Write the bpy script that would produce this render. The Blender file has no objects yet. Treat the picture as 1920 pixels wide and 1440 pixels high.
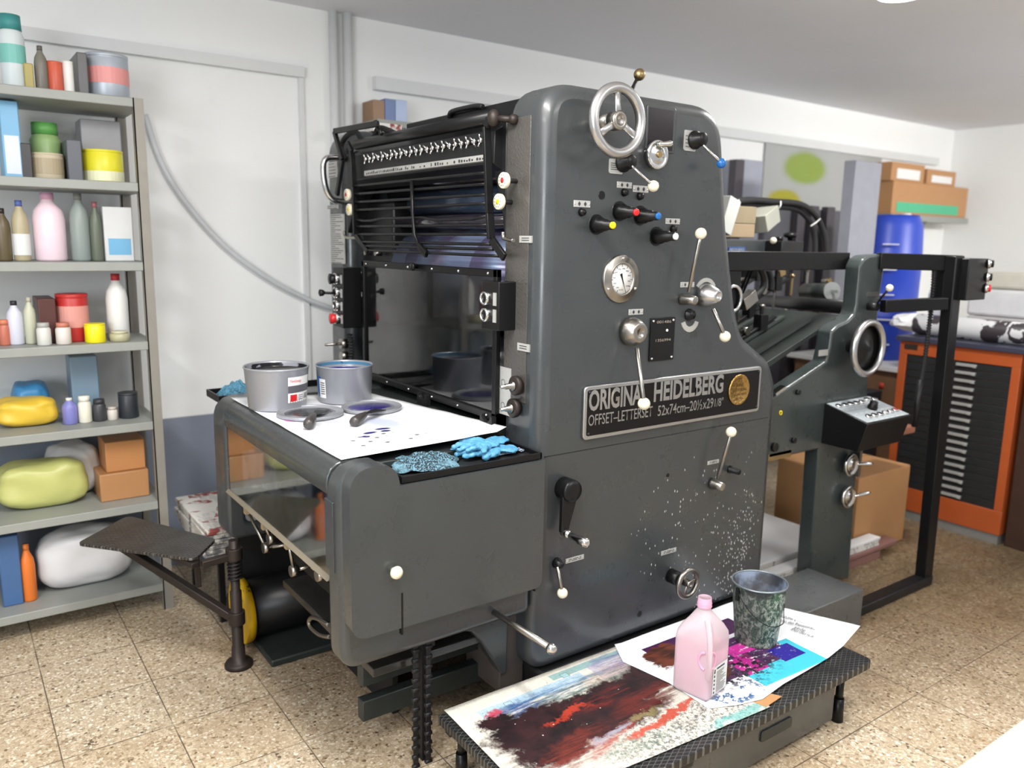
import bpy, bmesh, math, random
from mathutils import Vector, Matrix, noise as mnoise
S = bpy.context.scene
COL = S.collection
# ---------------------------------------------------------------- camera
AZ, PI_, RO, FPX = 0.62287233, 0.17683163, 0.01822957, 1499.92
CF = Vector((math.sin(AZ)*math.cos(PI_), math.cos(AZ)*math.cos(PI_), -math.sin(PI_)))
_r = CF.cross(Vector((0, 0, 1))).normalized(); _u = _r.cross(CF)
CR = _r*math.cos(RO)+_u*math.sin(RO); CU = _u*math.cos(RO)-_r*math.sin(RO)
CAM = Vector((0, 0, 1.6))
cd = bpy.data.cameras.new('camera'); cam = bpy.data.objects.new('camera', cd); COL.objects.link(cam)
cam.matrix_world = Matrix(((CR.x, CU.x, -CF.x, CAM.x), (CR.y, CU.y, -CF.y, CAM.y), (CR.z, CU.z, -CF.z, CAM.z), (0, 0, 0, 1)))
cd.sensor_width = 36; cd.lens = FPX/1920*36; cd.clip_start = 0.05
cd.dof.use_dof = True; cd.dof.focus_distance = 2.45; cd.dof.aperture_fstop = 28.1e-3/0.014
S.camera = cam
# ---------------------------------------------------------------- world, lamps, exposure
w = bpy.data.worlds.new('world'); S.world = w; w.use_nodes = True
w.node_tree.nodes['Background'].inputs[0].default_value = (0.97, 0.98, 1.0, 1)
w.node_tree.nodes['Background'].inputs[1].default_value = 0.50
def area(name, loc, size, size_y, power, target, color=(1, 0.98, 0.95)):
    l = bpy.data.lights.new(name, 'AREA'); l.shape = 'RECTANGLE'; l.size = size; l.size_y = size_y; l.energy = power; l.color = color
    o = bpy.data.objects.new(name, l); COL.objects.link(o); o.location = loc
    o.rotation_euler = (Vector(target)-Vector(loc)).to_track_quat('-Z', 'Y').to_euler(); return o
area('tube_or_fill_light', (-0.9, 0.9, 2.62), 0.25, 1.3, 42, (-0.9, 0.9, 0))
area('tube_or_fill_light', (0.7, 1.3, 2.62), 0.25, 1.3, 42, (0.7, 1.3, 0))
area('tube_or_fill_light', (2.2, -0.3, 2.62), 1.3, 0.25, 30, (2.2, -0.3, 0))
area('round_lamp_light', (4.62, 2.02, 2.60), 0.26, 0.26, 26, (4.62, 2.02, 0))
for lx_, ly_ in ((-0.9, 0.9), (0.7, 1.3), (2.6, -0.1)): area('ceiling_bounce_fill', (lx_, ly_, 2.10), 0.9, 1.4, 14, (lx_, ly_, 3))  # unseen fill aimed upwards, added in place of bounce on the ceiling
area('ceiling_bounce_fill', (5.6, -0.6, 2.05), 1.4, 0.9, 30, (5.6, -0.6, 3))  # same added fill for the right part of the ceiling
wall_fill = area('tube_or_fill_light', (5.6, -0.6, 2.55), 1.3, 0.3, 42, (6.6, 3.6, 1.9)); wall_fill.data.spread = math.radians(110)  # unseen fill added to brighten the right wall, not a known tube
area('cool_side_light', (-2.6, -1.0, 1.7), 1.6, 1.4, 60, (1.4, 2.6, 1.1), (0.88, 0.94, 1.0))  # cool area light from the left, aimed at the press
S.view_settings.view_transform = 'Standard'; S.view_settings.look = 'None'
S.view_settings.exposure = 0.42; S.view_settings.gamma = 1; S.view_settings.use_curve_mapping = False
# ---------------------------------------------------------------- helpers
AXI = {'x': 0, 'y': 1, 'z': 2}
def at(px, py, ax, v):
    """the point of the plane ax = v that the camera sees at this spot of the photograph"""
    d = CF+CR*((px-960)/FPX)-CU*((py-720)/FPX); i = AXI[ax]
    return CAM+d*((v-CAM[i])/d[i])
def new(): return bmesh.new()
def V(*a): return Vector(a)
def box(bm, a, b, mi=0):
    x0, y0, z0 = a; x1, y1, z1 = b
    vs = [bm.verts.new(p) for p in ((x0,y0,z0),(x1,y0,z0),(x1,y1,z0),(x0,y1,z0),(x0,y0,z1),(x1,y0,z1),(x1,y1,z1),(x0,y1,z1))]
    for q in ((0,3,2,1),(4,5,6,7),(0,1,5,4),(1,2,6,5),(2,3,7,6),(3,0,4,7)):
        bm.faces.new([vs[i] for i in q]).material_index = mi
def cbox(bm, c, s, rot=None, mi=0):
    m = Matrix.Translation(Vector(c)) @ (rot.to_4x4() if rot else Matrix.Identity(4))
    b2 = bmesh.new(); box(b2, (-s[0]/2,-s[1]/2,-s[2]/2), (s[0]/2,s[1]/2,s[2]/2), mi)
    merge(bm, b2, m)
def merge(bm, b2, m=None):
    if m: bmesh.ops.transform(b2, matrix=m, verts=b2.verts)
    me = bpy.data.meshes.new('t'); b2.to_mesh(me); b2.free(); bm.from_mesh(me); bpy.data.meshes.remove(me)
def frame(d):
    d = Vector(d).normalized(); a = Vector((0, 0, 1)) if abs(d.z) < 0.95 else Vector((1, 0, 0))
    x = a.cross(d).normalized(); return x, d.cross(x), d
def lathe(bm, o, d, prof, seg=28, mi=0, cap=True):
    """prof = [(t along d, radius)]"""
    o = Vector(o); x, y, z = frame(d); rings = []
    for t, r in prof:
        rings.append([bm.verts.new(o+z*t+(x*math.cos(k*2*math.pi/seg)+y*math.sin(k*2*math.pi/seg))*max(r, 1e-5)) for k in range(seg)])
    for a, b in zip(rings, rings[1:]):
        for k in range(seg):
            f = bm.faces.new((a[k], a[(k+1) % seg], b[(k+1) % seg], b[k])); f.material_index = mi; f.smooth = True
    if cap:
        bm.faces.new(rings[0][::-1]).material_index = mi; bm.faces.new(rings[-1]).material_index = mi
def cyl(bm, a, b, r, r2=None, seg=20, mi=0):
    a = Vector(a); b = Vector(b); lathe(bm, a, b-a, [(0, r), ((b-a).length, r if r2 is None else r2)], seg, mi)
def ball(bm, c, r, mi=0, seg=20, flat=1.0):
    b2 = bmesh.new(); bmesh.ops.create_uvsphere(b2, u_segments=seg, v_segments=seg//2, radius=r)
    for f in b2.faces: f.smooth = True; f.material_index = mi
    merge(bm, b2, Matrix.Translation(Vector(c)) @ Matrix.Diagonal((1, 1, flat, 1)))
def tube(bm, pts, r, seg=10, mi=0, closed=False, smooth_n=0, rr=None):
    pts = [Vector(p) for p in pts]
    if smooth_n: pts = spline(pts, smooth_n, closed)
    n = len(pts); rings = []; px = None
    for i, p in enumerate(pts):
        if closed: d = pts[(i+1) % n]-pts[i-1]
        else: d = pts[min(i+1, n-1)]-pts[max(i-1, 0)]
        d = d.normalized()
        if px is None: x = frame(d)[0]
        else:
            x = px-d*px.dot(d); x = x.normalized() if x.length > 1e-6 else frame(d)[0]
        px = x; y = d.cross(x); q = rr(i/(n-1)) if rr else r
        rings.append([bm.verts.new(p+(x*math.cos(k*2*math.pi/seg)+y*math.sin(k*2*math.pi/seg))*q) for k in range(seg)])
    for i in range(n if closed else n-1):
        a, b = rings[i], rings[(i+1) % n]
        for k in range(seg):
            f = bm.faces.new((a[k], a[(k+1) % seg], b[(k+1) % seg], b[k])); f.material_index = mi; f.smooth = True
    if not closed:
        bm.faces.new(rings[0][::-1]).material_index = mi; bm.faces.new(rings[-1]).material_index = mi
def spline(pts, n, closed=False):
    out = []; m = len(pts)
    for i in range(m if closed else m-1):
        p0 = pts[(i-1) % m] if closed or i > 0 else pts[0]; p1 = pts[i]; p2 = pts[(i+1) % m]
        p3 = pts[(i+2) % m] if closed or i+2 < m else pts[-1]
        for k in range(n):
            t = k/n
            out.append(0.5*((2*p1)+(p2-p0)*t+(2*p0-5*p1+4*p2-p3)*t*t+(3*p1-p0-3*p2+p3)*t*t*t))
    if not closed: out.append(pts[-1])
    return out
def bar(bm, a, b, w, h, mi=0):
    a = Vector(a); b = Vector(b); x, y, z = frame(b-a); L = (b-a).length
    vs = [bm.verts.new(a+x*(sx*w/2)+y*(sy*h/2)+z*t) for t in (0, L) for sx, sy in ((-1,-1),(1,-1),(1,1),(-1,1))]
    for q in ((3,2,1,0),(4,5,6,7),(0,1,5,4),(1,2,6,5),(2,3,7,6),(3,0,4,7)):
        bm.faces.new([vs[i] for i in q]).material_index = mi
def prism(bm, pts, ax, a, b, mi=0):
    """pts = 2-D outline in the plane across ax, extruded from a to b"""
    def mk(p, v): return {'x': (v, p[0], p[1]), 'y': (p[0], v, p[1]), 'z': (p[0], p[1], v)}[ax]
    A = [bm.verts.new(mk(p, a)) for p in pts]; B = [bm.verts.new(mk(p, b)) for p in pts]; n = len(pts)
    bm.faces.new(A).material_index = mi; bm.faces.new(B[::-1]).material_index = mi
    for i in range(n): bm.faces.new((A[i], B[i], B[(i+1) % n], A[(i+1) % n])).material_index = mi
def fillet(pts, n=6):
    """pts = [(x, y, radius)] -> outline with rounded corners"""
    out = []; m = len(pts)
    for i, p in enumerate(pts):
        r = p[2] if len(p) > 2 else 0; P = Vector(p[:2])
        if r <= 0: out.append(tuple(P)); continue
        a = (Vector(pts[i-1][:2])-P); b = (Vector(pts[(i+1) % m][:2])-P); a.normalize(); b.normalize()
        ang = a.angle(b); t = r/math.tan(ang/2)
        A = P+a*t; B = P+b*t
        for k in range(n+1):
            s = k/n; q = A*(1-s)**2+P*2*s*(1-s)+B*s*s; out.append(tuple(q))
    return out
def obj(name, bm, mats, parent=None, bevel=0, seg=2, smooth=None, angle=30, label=None):
    bmesh.ops.recalc_face_normals(bm, faces=bm.faces)
    me = bpy.data.meshes.new(name); bm.to_mesh(me); bm.free()
    for m in (mats if isinstance(mats, (list, tuple)) else [mats]): me.materials.append(m)
    o = bpy.data.objects.new(name, me); COL.objects.link(o)
    if bevel:
        md = o.modifiers.new('bevel', 'BEVEL'); md.width = bevel; md.segments = seg; md.limit_method = 'ANGLE'; md.angle_limit = math.radians(angle); md.harden_normals = False
        if smooth is None: smooth = True
    if smooth:
        me.shade_smooth() if hasattr(me, 'shade_smooth') else None
        try: me.set_sharp_from_angle(angle=math.radians(40))
        except Exception: pass
    if parent is not None:
        o.parent = parent; o.matrix_parent_inverse = root_matrix(parent).inverted()
    if label: o['label'] = label
    return o
def root_matrix(o):
    m = Matrix.Translation(o.location) @ o.rotation_euler.to_matrix().to_4x4()
    return (root_matrix(o.parent) @ o.matrix_parent_inverse @ m) if o.parent else m
def thing(name, label, cat, loc=(0, 0, 0), group=None):
    o = bpy.data.objects.new(name, None); COL.objects.link(o); o.location = loc; o.empty_display_size = 0.1
    return tag(o, label, cat, group)
def tag(o, label, cat, group=None, kind=None):
    o['label'] = label; o['category'] = cat
    if group: o['group'] = group
    if kind: o['kind'] = kind
    return o
def struct(name, bm, m, label=None, **k):
    o = obj(name, bm, m, **k); o['kind'] = 'structure'
    if label: o['label'] = label
    return o
def group_(name, parent, loc):
    pass
# ---------------------------------------------------------------- node materials
class T:
    def __init__(s, name):
        s.m = bpy.data.materials.new(name); s.m.use_nodes = True; s.n = s.m.node_tree.nodes; s.l = s.m.node_tree.links
        s.b = s.n['Principled BSDF']; s.co = s.n.new('ShaderNodeTexCoord').outputs['Object']
    def L(s, a, sock):
        if isinstance(a, (int, float)): sock.default_value = a if not hasattr(sock.default_value, '__len__') else (a, a, a, 1)
        elif isinstance(a, (tuple, list)): sock.default_value = tuple(a)+((1,) if len(a) == 3 and len(sock.default_value) == 4 else ())
        else: s.l.new(a, sock)
    def math(s, op, a, b=0, c=None, clamp=False):
        n = s.n.new('ShaderNodeMath'); n.operation = op; n.use_clamp = clamp; s.L(a, n.inputs[0]); s.L(b, n.inputs[1])
        if c is not None: s.L(c, n.inputs[2])
        return n.outputs[0]
    def noise(s, scale, detail=4, rough=0.55, vec=None, dist=0, col=False):
        n = s.n.new('ShaderNodeTexNoise'); s.L(vec or s.co, n.inputs['Vector']); n.inputs['Scale'].default_value = scale
        n.inputs['Detail'].default_value = detail; n.inputs['Roughness'].default_value = rough; n.inputs['Distortion'].default_value = dist
        return n.outputs['Color' if col else 'Fac']
    def voro(s, scale, vec=None, feat='F1', out='Distance', rnd=1):
        n = s.n.new('ShaderNodeTexVoronoi'); n.feature = feat; s.L(vec or s.co, n.inputs['Vector']); n.inputs['Scale'].default_value = scale
        n.inputs['Randomness'].default_value = rnd; return n.outputs[out]
    def mapv(s, scale=(1, 1, 1), loc=(0, 0, 0), rot=(0, 0, 0), vec=None):
        n = s.n.new('ShaderNodeMapping'); s.L(vec or s.co, n.inputs[0]); n.inputs['Location'].default_value = loc
        n.inputs['Rotation'].default_value = rot; n.inputs['Scale'].default_value = scale; return n.outputs[0]
    def sep(s, vec=None):
        n = s.n.new('ShaderNodeSeparateXYZ'); s.L(vec or s.co, n.inputs[0]); return n.outputs
    def ramp(s, f, stops, const=False):
        n = s.n.new('ShaderNodeValToRGB'); s.L(f, n.inputs[0]); e = n.color_ramp.elements
        if const: n.color_ramp.interpolation = 'CONSTANT'
        while len(e) < len(stops): e.new(0.5)
        for i, (p, c) in enumerate(stops):
            e[i].position = p; e[i].color = (c, c, c, 1) if isinstance(c, (int, float)) else tuple(c)+(1,)
        return n.outputs[0]
    def mix(s, f, a, b, mode='MIX'):
        n = s.n.new('ShaderNodeMix'); n.data_type = 'RGBA'; n.blend_type = mode; s.L(f, n.inputs[0]); s.L(a, n.inputs[6]); s.L(b, n.inputs[7]); return n.outputs[2]
    def sm(s, v, a, b, o0=0.0, o1=1.0):
        n = s.n.new('ShaderNodeMapRange'); n.interpolation_type = 'SMOOTHSTEP'; s.L(v, n.inputs[0])
        n.inputs[1].default_value = a; n.inputs[2].default_value = b; n.inputs[3].default_value = o0; n.inputs[4].default_value = o1; return n.outputs[0]
    def bump(s, h, strength=0.2, dist=0.01):
        n = s.n.new('ShaderNodeBump'); n.inputs['Strength'].default_value = strength; n.inputs['Distance'].default_value = dist
        s.L(h, n.inputs['Height']); s.l.new(n.outputs[0], s.b.inputs['Normal'])
    def set(s, color=None, rough=None, metal=None, **k):
        if color is not None: s.L(color, s.b.inputs['Base Color'])
        if rough is not None: s.L(rough, s.b.inputs['Roughness'])
        if metal is not None: s.L(metal, s.b.inputs['Metallic'])
        for kk, v in k.items(): s.L(v, s.b.inputs[kk.replace('_', ' ')])
        return s.m
    def blob(s, xy, cx, cy, rx, ry, soft=0.3, amp=0.6, nz=None, rot=0):
        x, y = xy
        dx = s.math('SUBTRACT', x, cx); dy = s.math('SUBTRACT', y, cy)
        if rot:
            c, q = math.cos(rot), math.sin(rot)
            dx, dy = s.math('ADD', s.math('MULTIPLY', dx, c), s.math('MULTIPLY', dy, q)), s.math('SUBTRACT', s.math('MULTIPLY', dy, c), s.math('MULTIPLY', dx, q))
        dx = s.math('DIVIDE', dx, rx); dy = s.math('DIVIDE', dy, ry)
        d = s.math('SQRT', s.math('ADD', s.math('MULTIPLY', dx, dx), s.math('MULTIPLY', dy, dy)))
        if nz is not None: d = s.math('ADD', d, s.math('MULTIPLY', s.math('SUBTRACT', nz, 0.5), amp))
        return s.sm(d, 1-soft, 1+soft, 1, 0)
def srgb(*c): return tuple(((x/255)/12.92 if x/255 <= 0.04045 else ((x/255+0.055)/1.055)**2.4) for x in c)
def plain(name, c, rough=0.5, metal=0.0, var=0.12, scale=14, bump=0, bscale=60, **k):
    t = T(name); n = t.noise(scale, 5)
    a = tuple(x*(1-var) for x in c); b = tuple(min(1, x*(1+var)) for x in c)
    col = t.mix(n, a, b)
    if bump: t.bump(t.noise(bscale, 4), bump, 0.004)
    return t.set(col, rough, metal, **k)
M = {}
def press_paint(name, c, splash=False, rough=0.3):
    t = T(name); n = t.noise(3.5, 6, 0.6); n2 = t.noise(60, 4)
    col = t.mix(n, tuple(x*0.86 for x in c), tuple(x*1.14 for x in c))
    col = t.mix(t.sm(t.noise(1.6, 3), 0.55, 0.75, 0, 0.35), col, (0.046, 0.040, 0.038))
    sp = t.voro(85, t.mapv((1, 1, 0.45)), 'F1'); pick = t.sm(t.voro(85, t.mapv((1, 1, 0.45)), 'F1', 'Color'), 0.90, 0.93)
    # old ink drips: dark, denser low down
    x, y, z = t.sep()
    low = t.sm(z, 0.25, 0.75, 1.0, 0.12)
    dk = t.math('MULTIPLY', t.sm(t.voro(34, t.mapv((1, 1, 0.3), (0.3, 0, 0.7))), 0.10, 0.16, 1, 0), t.sm(t.noise(7, 3), 0.52, 0.62))
    col = t.mix(t.math('MULTIPLY', dk, low), col, (0.004, 0.004, 0.005))
    if splash:
        col = t.mix(t.sm(t.math('ADD', t.math('MULTIPLY', z, -2.0), t.noise(5, 4)), -0.45, 0.1, 0, 0.5), col, (0.030, 0.034, 0.046))
        cx = t.math('SUBTRACT', x, t.math('MULTIPLY', t.math('SUBTRACT', z, 0.55), 0.12))
        reg = t.math('MAXIMUM', t.blob((cx, z), 2.46, 0.44, 0.13, 0.36, 0.55, 0.3, n), t.blob((x, z), 2.22, 0.60, 0.30, 0.18, 0.6, 0.3, n))
        reg = t.math('MAXIMUM', reg, t.blob((x, z), 2.28, 0.30, 0.07, 0.12, 0.6))
        dn = t.sm(reg, 0, 1, 0.0, 0.20)
        core = t.blob((cx, z), 2.48, 0.38, 0.09, 0.24, 0.6, 0.4, n)
        dots = t.voro(150, t.mapv((1, 1, 0.36)))
        cr = t.sep(t.voro(150, t.mapv((1, 1, 0.36)), 'F1', 'Color'))[0]
        thr = t.math('ADD', t.math('MULTIPLY', reg, 0.17), t.math('MULTIPLY', core, 0.60))
        on = t.math('LESS_THAN', cr, thr)
        wht = t.math('MULTIPLY', on, t.sm(dots, 0.18, 0.3, 1, 0))
        col = t.mix(wht, col, (0.62, 0.64, 0.64))
    t.bump(t.math('ADD', t.math('MULTIPLY', t.noise(190, 2), 0.35), t.noise(7, 2)), 0.10, 0.004)
    return t.set(col, t.sm(t.noise(9, 5), 0.3, 0.7, rough-0.06, rough+0.12), 0.0, Specular_IOR_Level=0.55, Coat_Weight=0.25, Coat_Roughness=0.15)
PAINT = (0.036, 0.041, 0.043)
M['paint'] = press_paint('press_paint', PAINT)
M['paint_face'] = press_paint('press_paint_splashed', PAINT, True)
M['paint_green'] = press_paint('green_grey_paint', (0.034, 0.044, 0.043))
def hammered():
    t = T('hammered_paint'); n = t.noise(5, 4)
    col = t.mix(n, (0.066, 0.062, 0.058), (0.098, 0.090, 0.082))
    t.bump(t.noise(125, 2, 0.4), 0.5, 0.004)
    return t.set(col, 0.27, 0.25, Coat_Weight=0.4, Coat_Roughness=0.2)
M['hammer'] = hammered()
M['black'] = plain('black_enamel', (0.005, 0.005, 0.0055), 0.34, bump=0.06, Specular_IOR_Level=0.28)
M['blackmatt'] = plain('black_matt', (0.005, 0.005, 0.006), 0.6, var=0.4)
M['dark'] = plain('dark_greasy_steel', (0.011, 0.011, 0.012), 0.42, 0.15, var=0.4, Specular_IOR_Level=0.35)
M['darkgreen'] = plain('dark_green_metal', (0.022, 0.028, 0.026), 0.42, 0.2, var=0.3)
M['chrome'] = plain('chrome', (0.62, 0.62, 0.61), 0.17, 1.0, var=0.08)
M['alu'] = plain('brushed_aluminium', (0.50, 0.50, 0.50), 0.3, 1.0, var=0.1, scale=40)
M['nickel'] = plain('worn_nickel', (0.34, 0.32, 0.29), 0.3, 1.0, var=0.15, scale=30)
M['brass'] = plain('old_brass', (0.36, 0.26, 0.13), 0.35, 1.0, var=0.25)
M['ivory'] = plain('ivory_plastic', srgb(226, 220, 196), 0.2, var=0.05, Coat_Weight=0.5)
M['label'] = plain('label_metal', srgb(176, 176, 172), 0.4, 0.3, var=0.15, scale=80)
M['white'] = plain('white_paint', (0.75, 0.75, 0.74), 0.5, var=0.04)
M['red'] = plain('red_plastic', srgb(200, 32, 36), 0.3)
M['yellow'] = plain('yellow_plastic', srgb(226, 200, 20), 0.35)
M['bluep'] = plain('blue_plastic', srgb(30, 100, 170), 0.25)
M['rubber'] = plain('rubber', (0.008, 0.008, 0.009), 0.7)
M['ink_text'] = plain('dark_print', (0.03, 0.03, 0.035), 0.6)
M['ltgrey'] = plain('light_print', srgb(190, 190, 188), 0.5)
M['card'] = plain('cardboard', srgb(172, 128, 84), 0.8, var=0.1, scale=6)
M['rust'] = plain('rusty_steel', (0.030, 0.022, 0.019), 0.5, 0.5, var=0.4)
def text(name, s, m, parent, o, xd, zd, size, depth=0.0015, width=None, bold=0.0, align='LEFT'):
    """lettering as a mesh: o = baseline start, xd / zd = writing and up directions"""
    c = bpy.data.curves.new(name, 'FONT'); c.body = s; c.size = 1; c.extrude = 0.0; c.align_x = align; c.offset = bold; c.resolution_u = 3
    t = bpy.data.objects.new(name, c); COL.objects.link(t)
    me = bpy.data.meshes.new_from_object(t.evaluated_get(bpy.context.evaluated_depsgraph_get()))
    COL.objects.unlink(t); bpy.data.objects.remove(t); bpy.data.curves.remove(c)
    xd = Vector(xd).normalized(); zd = Vector(zd).normalized(); n = xd.cross(zd)
    xs = [v.co.x for v in me.vertices]; k = size
    kx = (width/(max(xs)-min(xs))) if width else size
    for v in me.vertices: v.co = Vector(o)+xd*(v.co.x*kx)+zd*(v.co.y*k)+n*depth
    b = bmesh.new(); b.from_mesh(me); bpy.data.meshes.remove(me)
    ob = obj(name, b, m, parent); return ob
# ================================================================ the room
YW, XW, ZC = 3.97, 7.93, 2.70
def floor_mat():
    t = T('terrazzo_tiles'); x, y, z = t.sep()
    chips = t.voro(105); cc = t.sep(t.voro(105, None, 'F1', 'Color'))[0]; edge = t.voro(105, None, 'DISTANCE_TO_EDGE')
    chip2 = t.voro(230); cc2 = t.sep(t.voro(230, None, 'F1', 'Color'))[1]
    stone = t.ramp(cc, [(0.0, srgb(150, 134, 112)), (0.10, srgb(186, 170, 146)), (0.4, srgb(214, 200, 176)), (0.7, srgb(194, 178, 154)), (0.88, srgb(236, 228, 210)), (0.975, srgb(92, 80, 68))], True)
    small = t.ramp(cc2, [(0, srgb(176, 158, 130)), (0.5, srgb(206, 190, 162)), (0.86, srgb(120, 102, 82))], True)
    col = t.mix(t.sm(edge, 0.03, 0.13, 0.75, 0), stone, small)
    # one tone per tile
    fx = t.math('FLOOR', t.math('DIVIDE', t.math('SUBTRACT', x, 0.186), 0.325)); fy = t.math('FLOOR', t.math('DIVIDE', y, 0.325))
    comb = t.n.new('ShaderNodeCombineXYZ'); t.L(fx, comb.inputs[0]); t.L(fy, comb.inputs[1])
    wn = t.n.new('ShaderNodeTexWhiteNoise'); t.L(comb.outputs[0], wn.inputs[0])
    col = t.mix(t.math('MULTIPLY', wn.outputs[0], 0.22), col, srgb(176, 146, 104))
    # dirt: oil and rust near the machine, brown film
    d = t.noise(1.1, 6, 0.62); col = t.mix(t.sm(d, 0.5, 0.75, 0, 0.5), col, srgb(176, 150, 112), 'MULTIPLY')
    col = t.mix(t.sm(t.noise(3.1, 6, 0.7), 0.60, 0.78, 0, 0.6), col, srgb(196, 146, 84), 'MULTIPLY')
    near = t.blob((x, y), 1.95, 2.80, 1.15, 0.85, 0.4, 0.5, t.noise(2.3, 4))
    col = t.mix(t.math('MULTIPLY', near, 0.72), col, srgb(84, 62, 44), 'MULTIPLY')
    right_tone = t.blob((x, y), 3.9, 1.9, 1.5, 0.95, 0.5, 0.6, t.noise(2.0, 5))  # darker tone over the right part of the floor
    col = t.mix(t.math('MULTIPLY', right_tone, 0.9), col, srgb(142, 130, 112), 'MULTIPLY')
    # joints
    def joint(v, off):
        q = t.math('FRACT', t.math('DIVIDE', t.math('SUBTRACT', v, off), 0.325))
        return t.math('MINIMUM', q, t.math('SUBTRACT', 1.0, q))
    j = t.math('MINIMUM', joint(x, 0.186), joint(y, 0.0))
    jm = t.math('MULTIPLY', t.sm(j, 0.003, 0.009, 1, 0), t.sm(t.noise(5, 3), 0.3, 0.55, 0.45, 0.9))
    col = t.mix(jm, col, srgb(84, 70, 58))
    t.bump(t.math('ADD', t.sm(j, 0.002, 0.012), t.math('MULTIPLY', t.noise(120, 3), 0.5)), 0.2, 0.003)
    return t.set(col, t.sm(t.noise(14, 5), 0.3, 0.7, 0.32, 0.6))
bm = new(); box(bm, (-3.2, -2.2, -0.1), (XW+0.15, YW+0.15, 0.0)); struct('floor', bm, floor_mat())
def wall_mat(name, dado):
    t = T(name); x, y, z = t.sep(); n = t.noise(1.2, 5)
    col = t.mix(n, srgb(230, 232, 231), srgb(240, 241, 240))
    col = t.mix(t.sm(t.noise(4, 6, 0.7), 0.6, 0.8, 0, 0.15), col, srgb(196, 196, 192))
    if dado: col = t.mix(t.sm(z, 0.735, 0.745, 1, 0), col, t.mix(t.noise(6, 4), srgb(118, 126, 142), srgb(132, 140, 154)))
    t.bump(t.noise(40, 4), 0.05, 0.01)
    return t.set(col, 0.7)
bm = new(); box(bm, (-3.2, YW, 0), (XW+0.15, YW+0.15, ZC)); struct('wall_back', bm, wall_mat('white_wall_grey_dado', True))
bm = new(); box(bm, (XW, -2.2, 0), (XW+0.15, YW, ZC)); struct('wall_right', bm, wall_mat('white_wall', False))
t = T('ceiling_plaster'); t.bump(t.noise(30, 4), 0.04, 0.01)
bm = new(); box(bm, (-3.2, -2.2, ZC), (XW+0.15, YW+0.15, ZC+0.1)); struct('ceiling', bm, t.set(t.mix(t.noise(1, 3), srgb(222, 223, 228), srgb(232, 233, 238)), 0.8))
m_cond = plain('grey_conduit', srgb(214, 216, 216), 0.5, var=0.04)
za = at(565, 135, 'y', YW).z; bm = new()
box(bm, (-1.0, YW-0.035, za-0.03), (at(566, 135, 'y', YW).x, YW, za+0.02)); struct('trim_1', bm, m_cond, 'horizontal grey cable duct above the shelf unit')
zb = at(800, 170, 'y', YW).z; bm = new(); box(bm, (at(698, 160, 'y', YW).x, YW-0.04, zb-0.035), (XW-0.3, YW, zb+0.03)); struct('trim_2', bm, m_cond, 'horizontal grey cable duct behind the press')
bm = new(); xv = at(566, 300, 'y', YW).x; box(bm, (xv-0.012, YW-0.02, 0.74), (xv+0.012, YW, za)); struct('trim_3', bm, m_cond)
for k, (px, rr) in enumerate(((622, 0.022), (648, 0.026))):
    q = at(px, 100, 'y', YW); bm = new(); cyl(bm, (q.x, YW-rr, 0.3), (q.x, YW-rr, ZC), rr, seg=14); struct('trim_%d' % (4+k), bm, m_cond, 'vertical grey conduit pipe running to the ceiling')
# ceiling lamp (lit), only its lower rim enters the frame
t = T('lamp_glow'); m_glow = t.set((1, 1, 1), 0.5, Emission_Color=(1, 0.98, 0.95), Emission_Strength=4.0)
q = at(1690, -14, 'z', ZC-0.06); bpy.data.objects['round_lamp_light'].location = (q.x, q.y, ZC-0.10)
L = thing('ceiling_lamp', 'round lit white lamp on the ceiling at the top edge', 'lamp', (q.x, q.y, ZC))
bm = new(); lathe(bm, (q.x, q.y, ZC), (0, 0, -1), [(0, 0.15), (0.02, 0.15)]); obj('lamp_base', bm, M['white'], L)
bm = new(); lathe(bm, (q.x, q.y, ZC-0.02), (0, 0, -1), [(0, 0.13), (0.03, 0.125), (0.055, 0.09), (0.065, 0.0)]); obj('diffuser', bm, m_glow, L)
# hanging cable on the wall
bm = new(); tube(bm, [at(px, py, 'y', YW-0.03) for px, py in ((272, 215), (300, 300), (345, 375), (420, 460), (500, 520), (570, 558), (612, 575), (660, 590))], 0.013, 10, smooth_n=6)
tag(obj('cable', bm, plain('grey_cable', srgb(198, 201, 204), 0.5)), 'thick grey cable sagging along the white wall behind the press', 'cable')
# ================================================================ the printing press
P = thing('printing_press', 'big dark grey offset printing press with levers, gauge, nameplate and paper feeder', 'printing press', (2.0, 2.7, 0))
Y0, X0 = 1.90, 1.465
def part(name, bm, m, parent=None, **k): return obj(name, bm, m, parent or P, **k)
# --- the two side frames
out = fillet([(X0, 0.205, 0.07), (X0, 2.06, 0.12), (2.235, 2.06, 0.15), (2.305, 1.66, 0.4), (2.378, 1.38, 0.15), (2.43, 1.265, 0.12), (2.60, 1.165, 0.10), (2.652, 1.07, 0.12), (2.652, 0.205, 0.0)], 8)
bm = new(); prism(bm, out, 'y', Y0, 2.10); part('operator_side_frame', bm, M['paint_face'], bevel=0.045, seg=6)
bm = new(); box(bm, (X0-0.0025, 1.965, 1.10), (X0+0.002, 2.085, 1.965)); part('end_cover', bm, M['hammer'], bevel=0.001)
bm = new(); prism(bm, out, 'y', 3.29, 3.50); part('far_side_frame', bm, M['paint'], bevel=0.045, seg=5)
bm = new(); box(bm, (1.56, 2.0, 0.0), (2.64, 3.42, 0.22)); part('machine_base', bm, M['dark'], bevel=0.01)
bm = new(); box(bm, (1.50, Y0-0.012, 0.0), (2.655, 2.05, 0.206)); part('base_skirt', bm, M['dark'], bevel=0.012)
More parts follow.
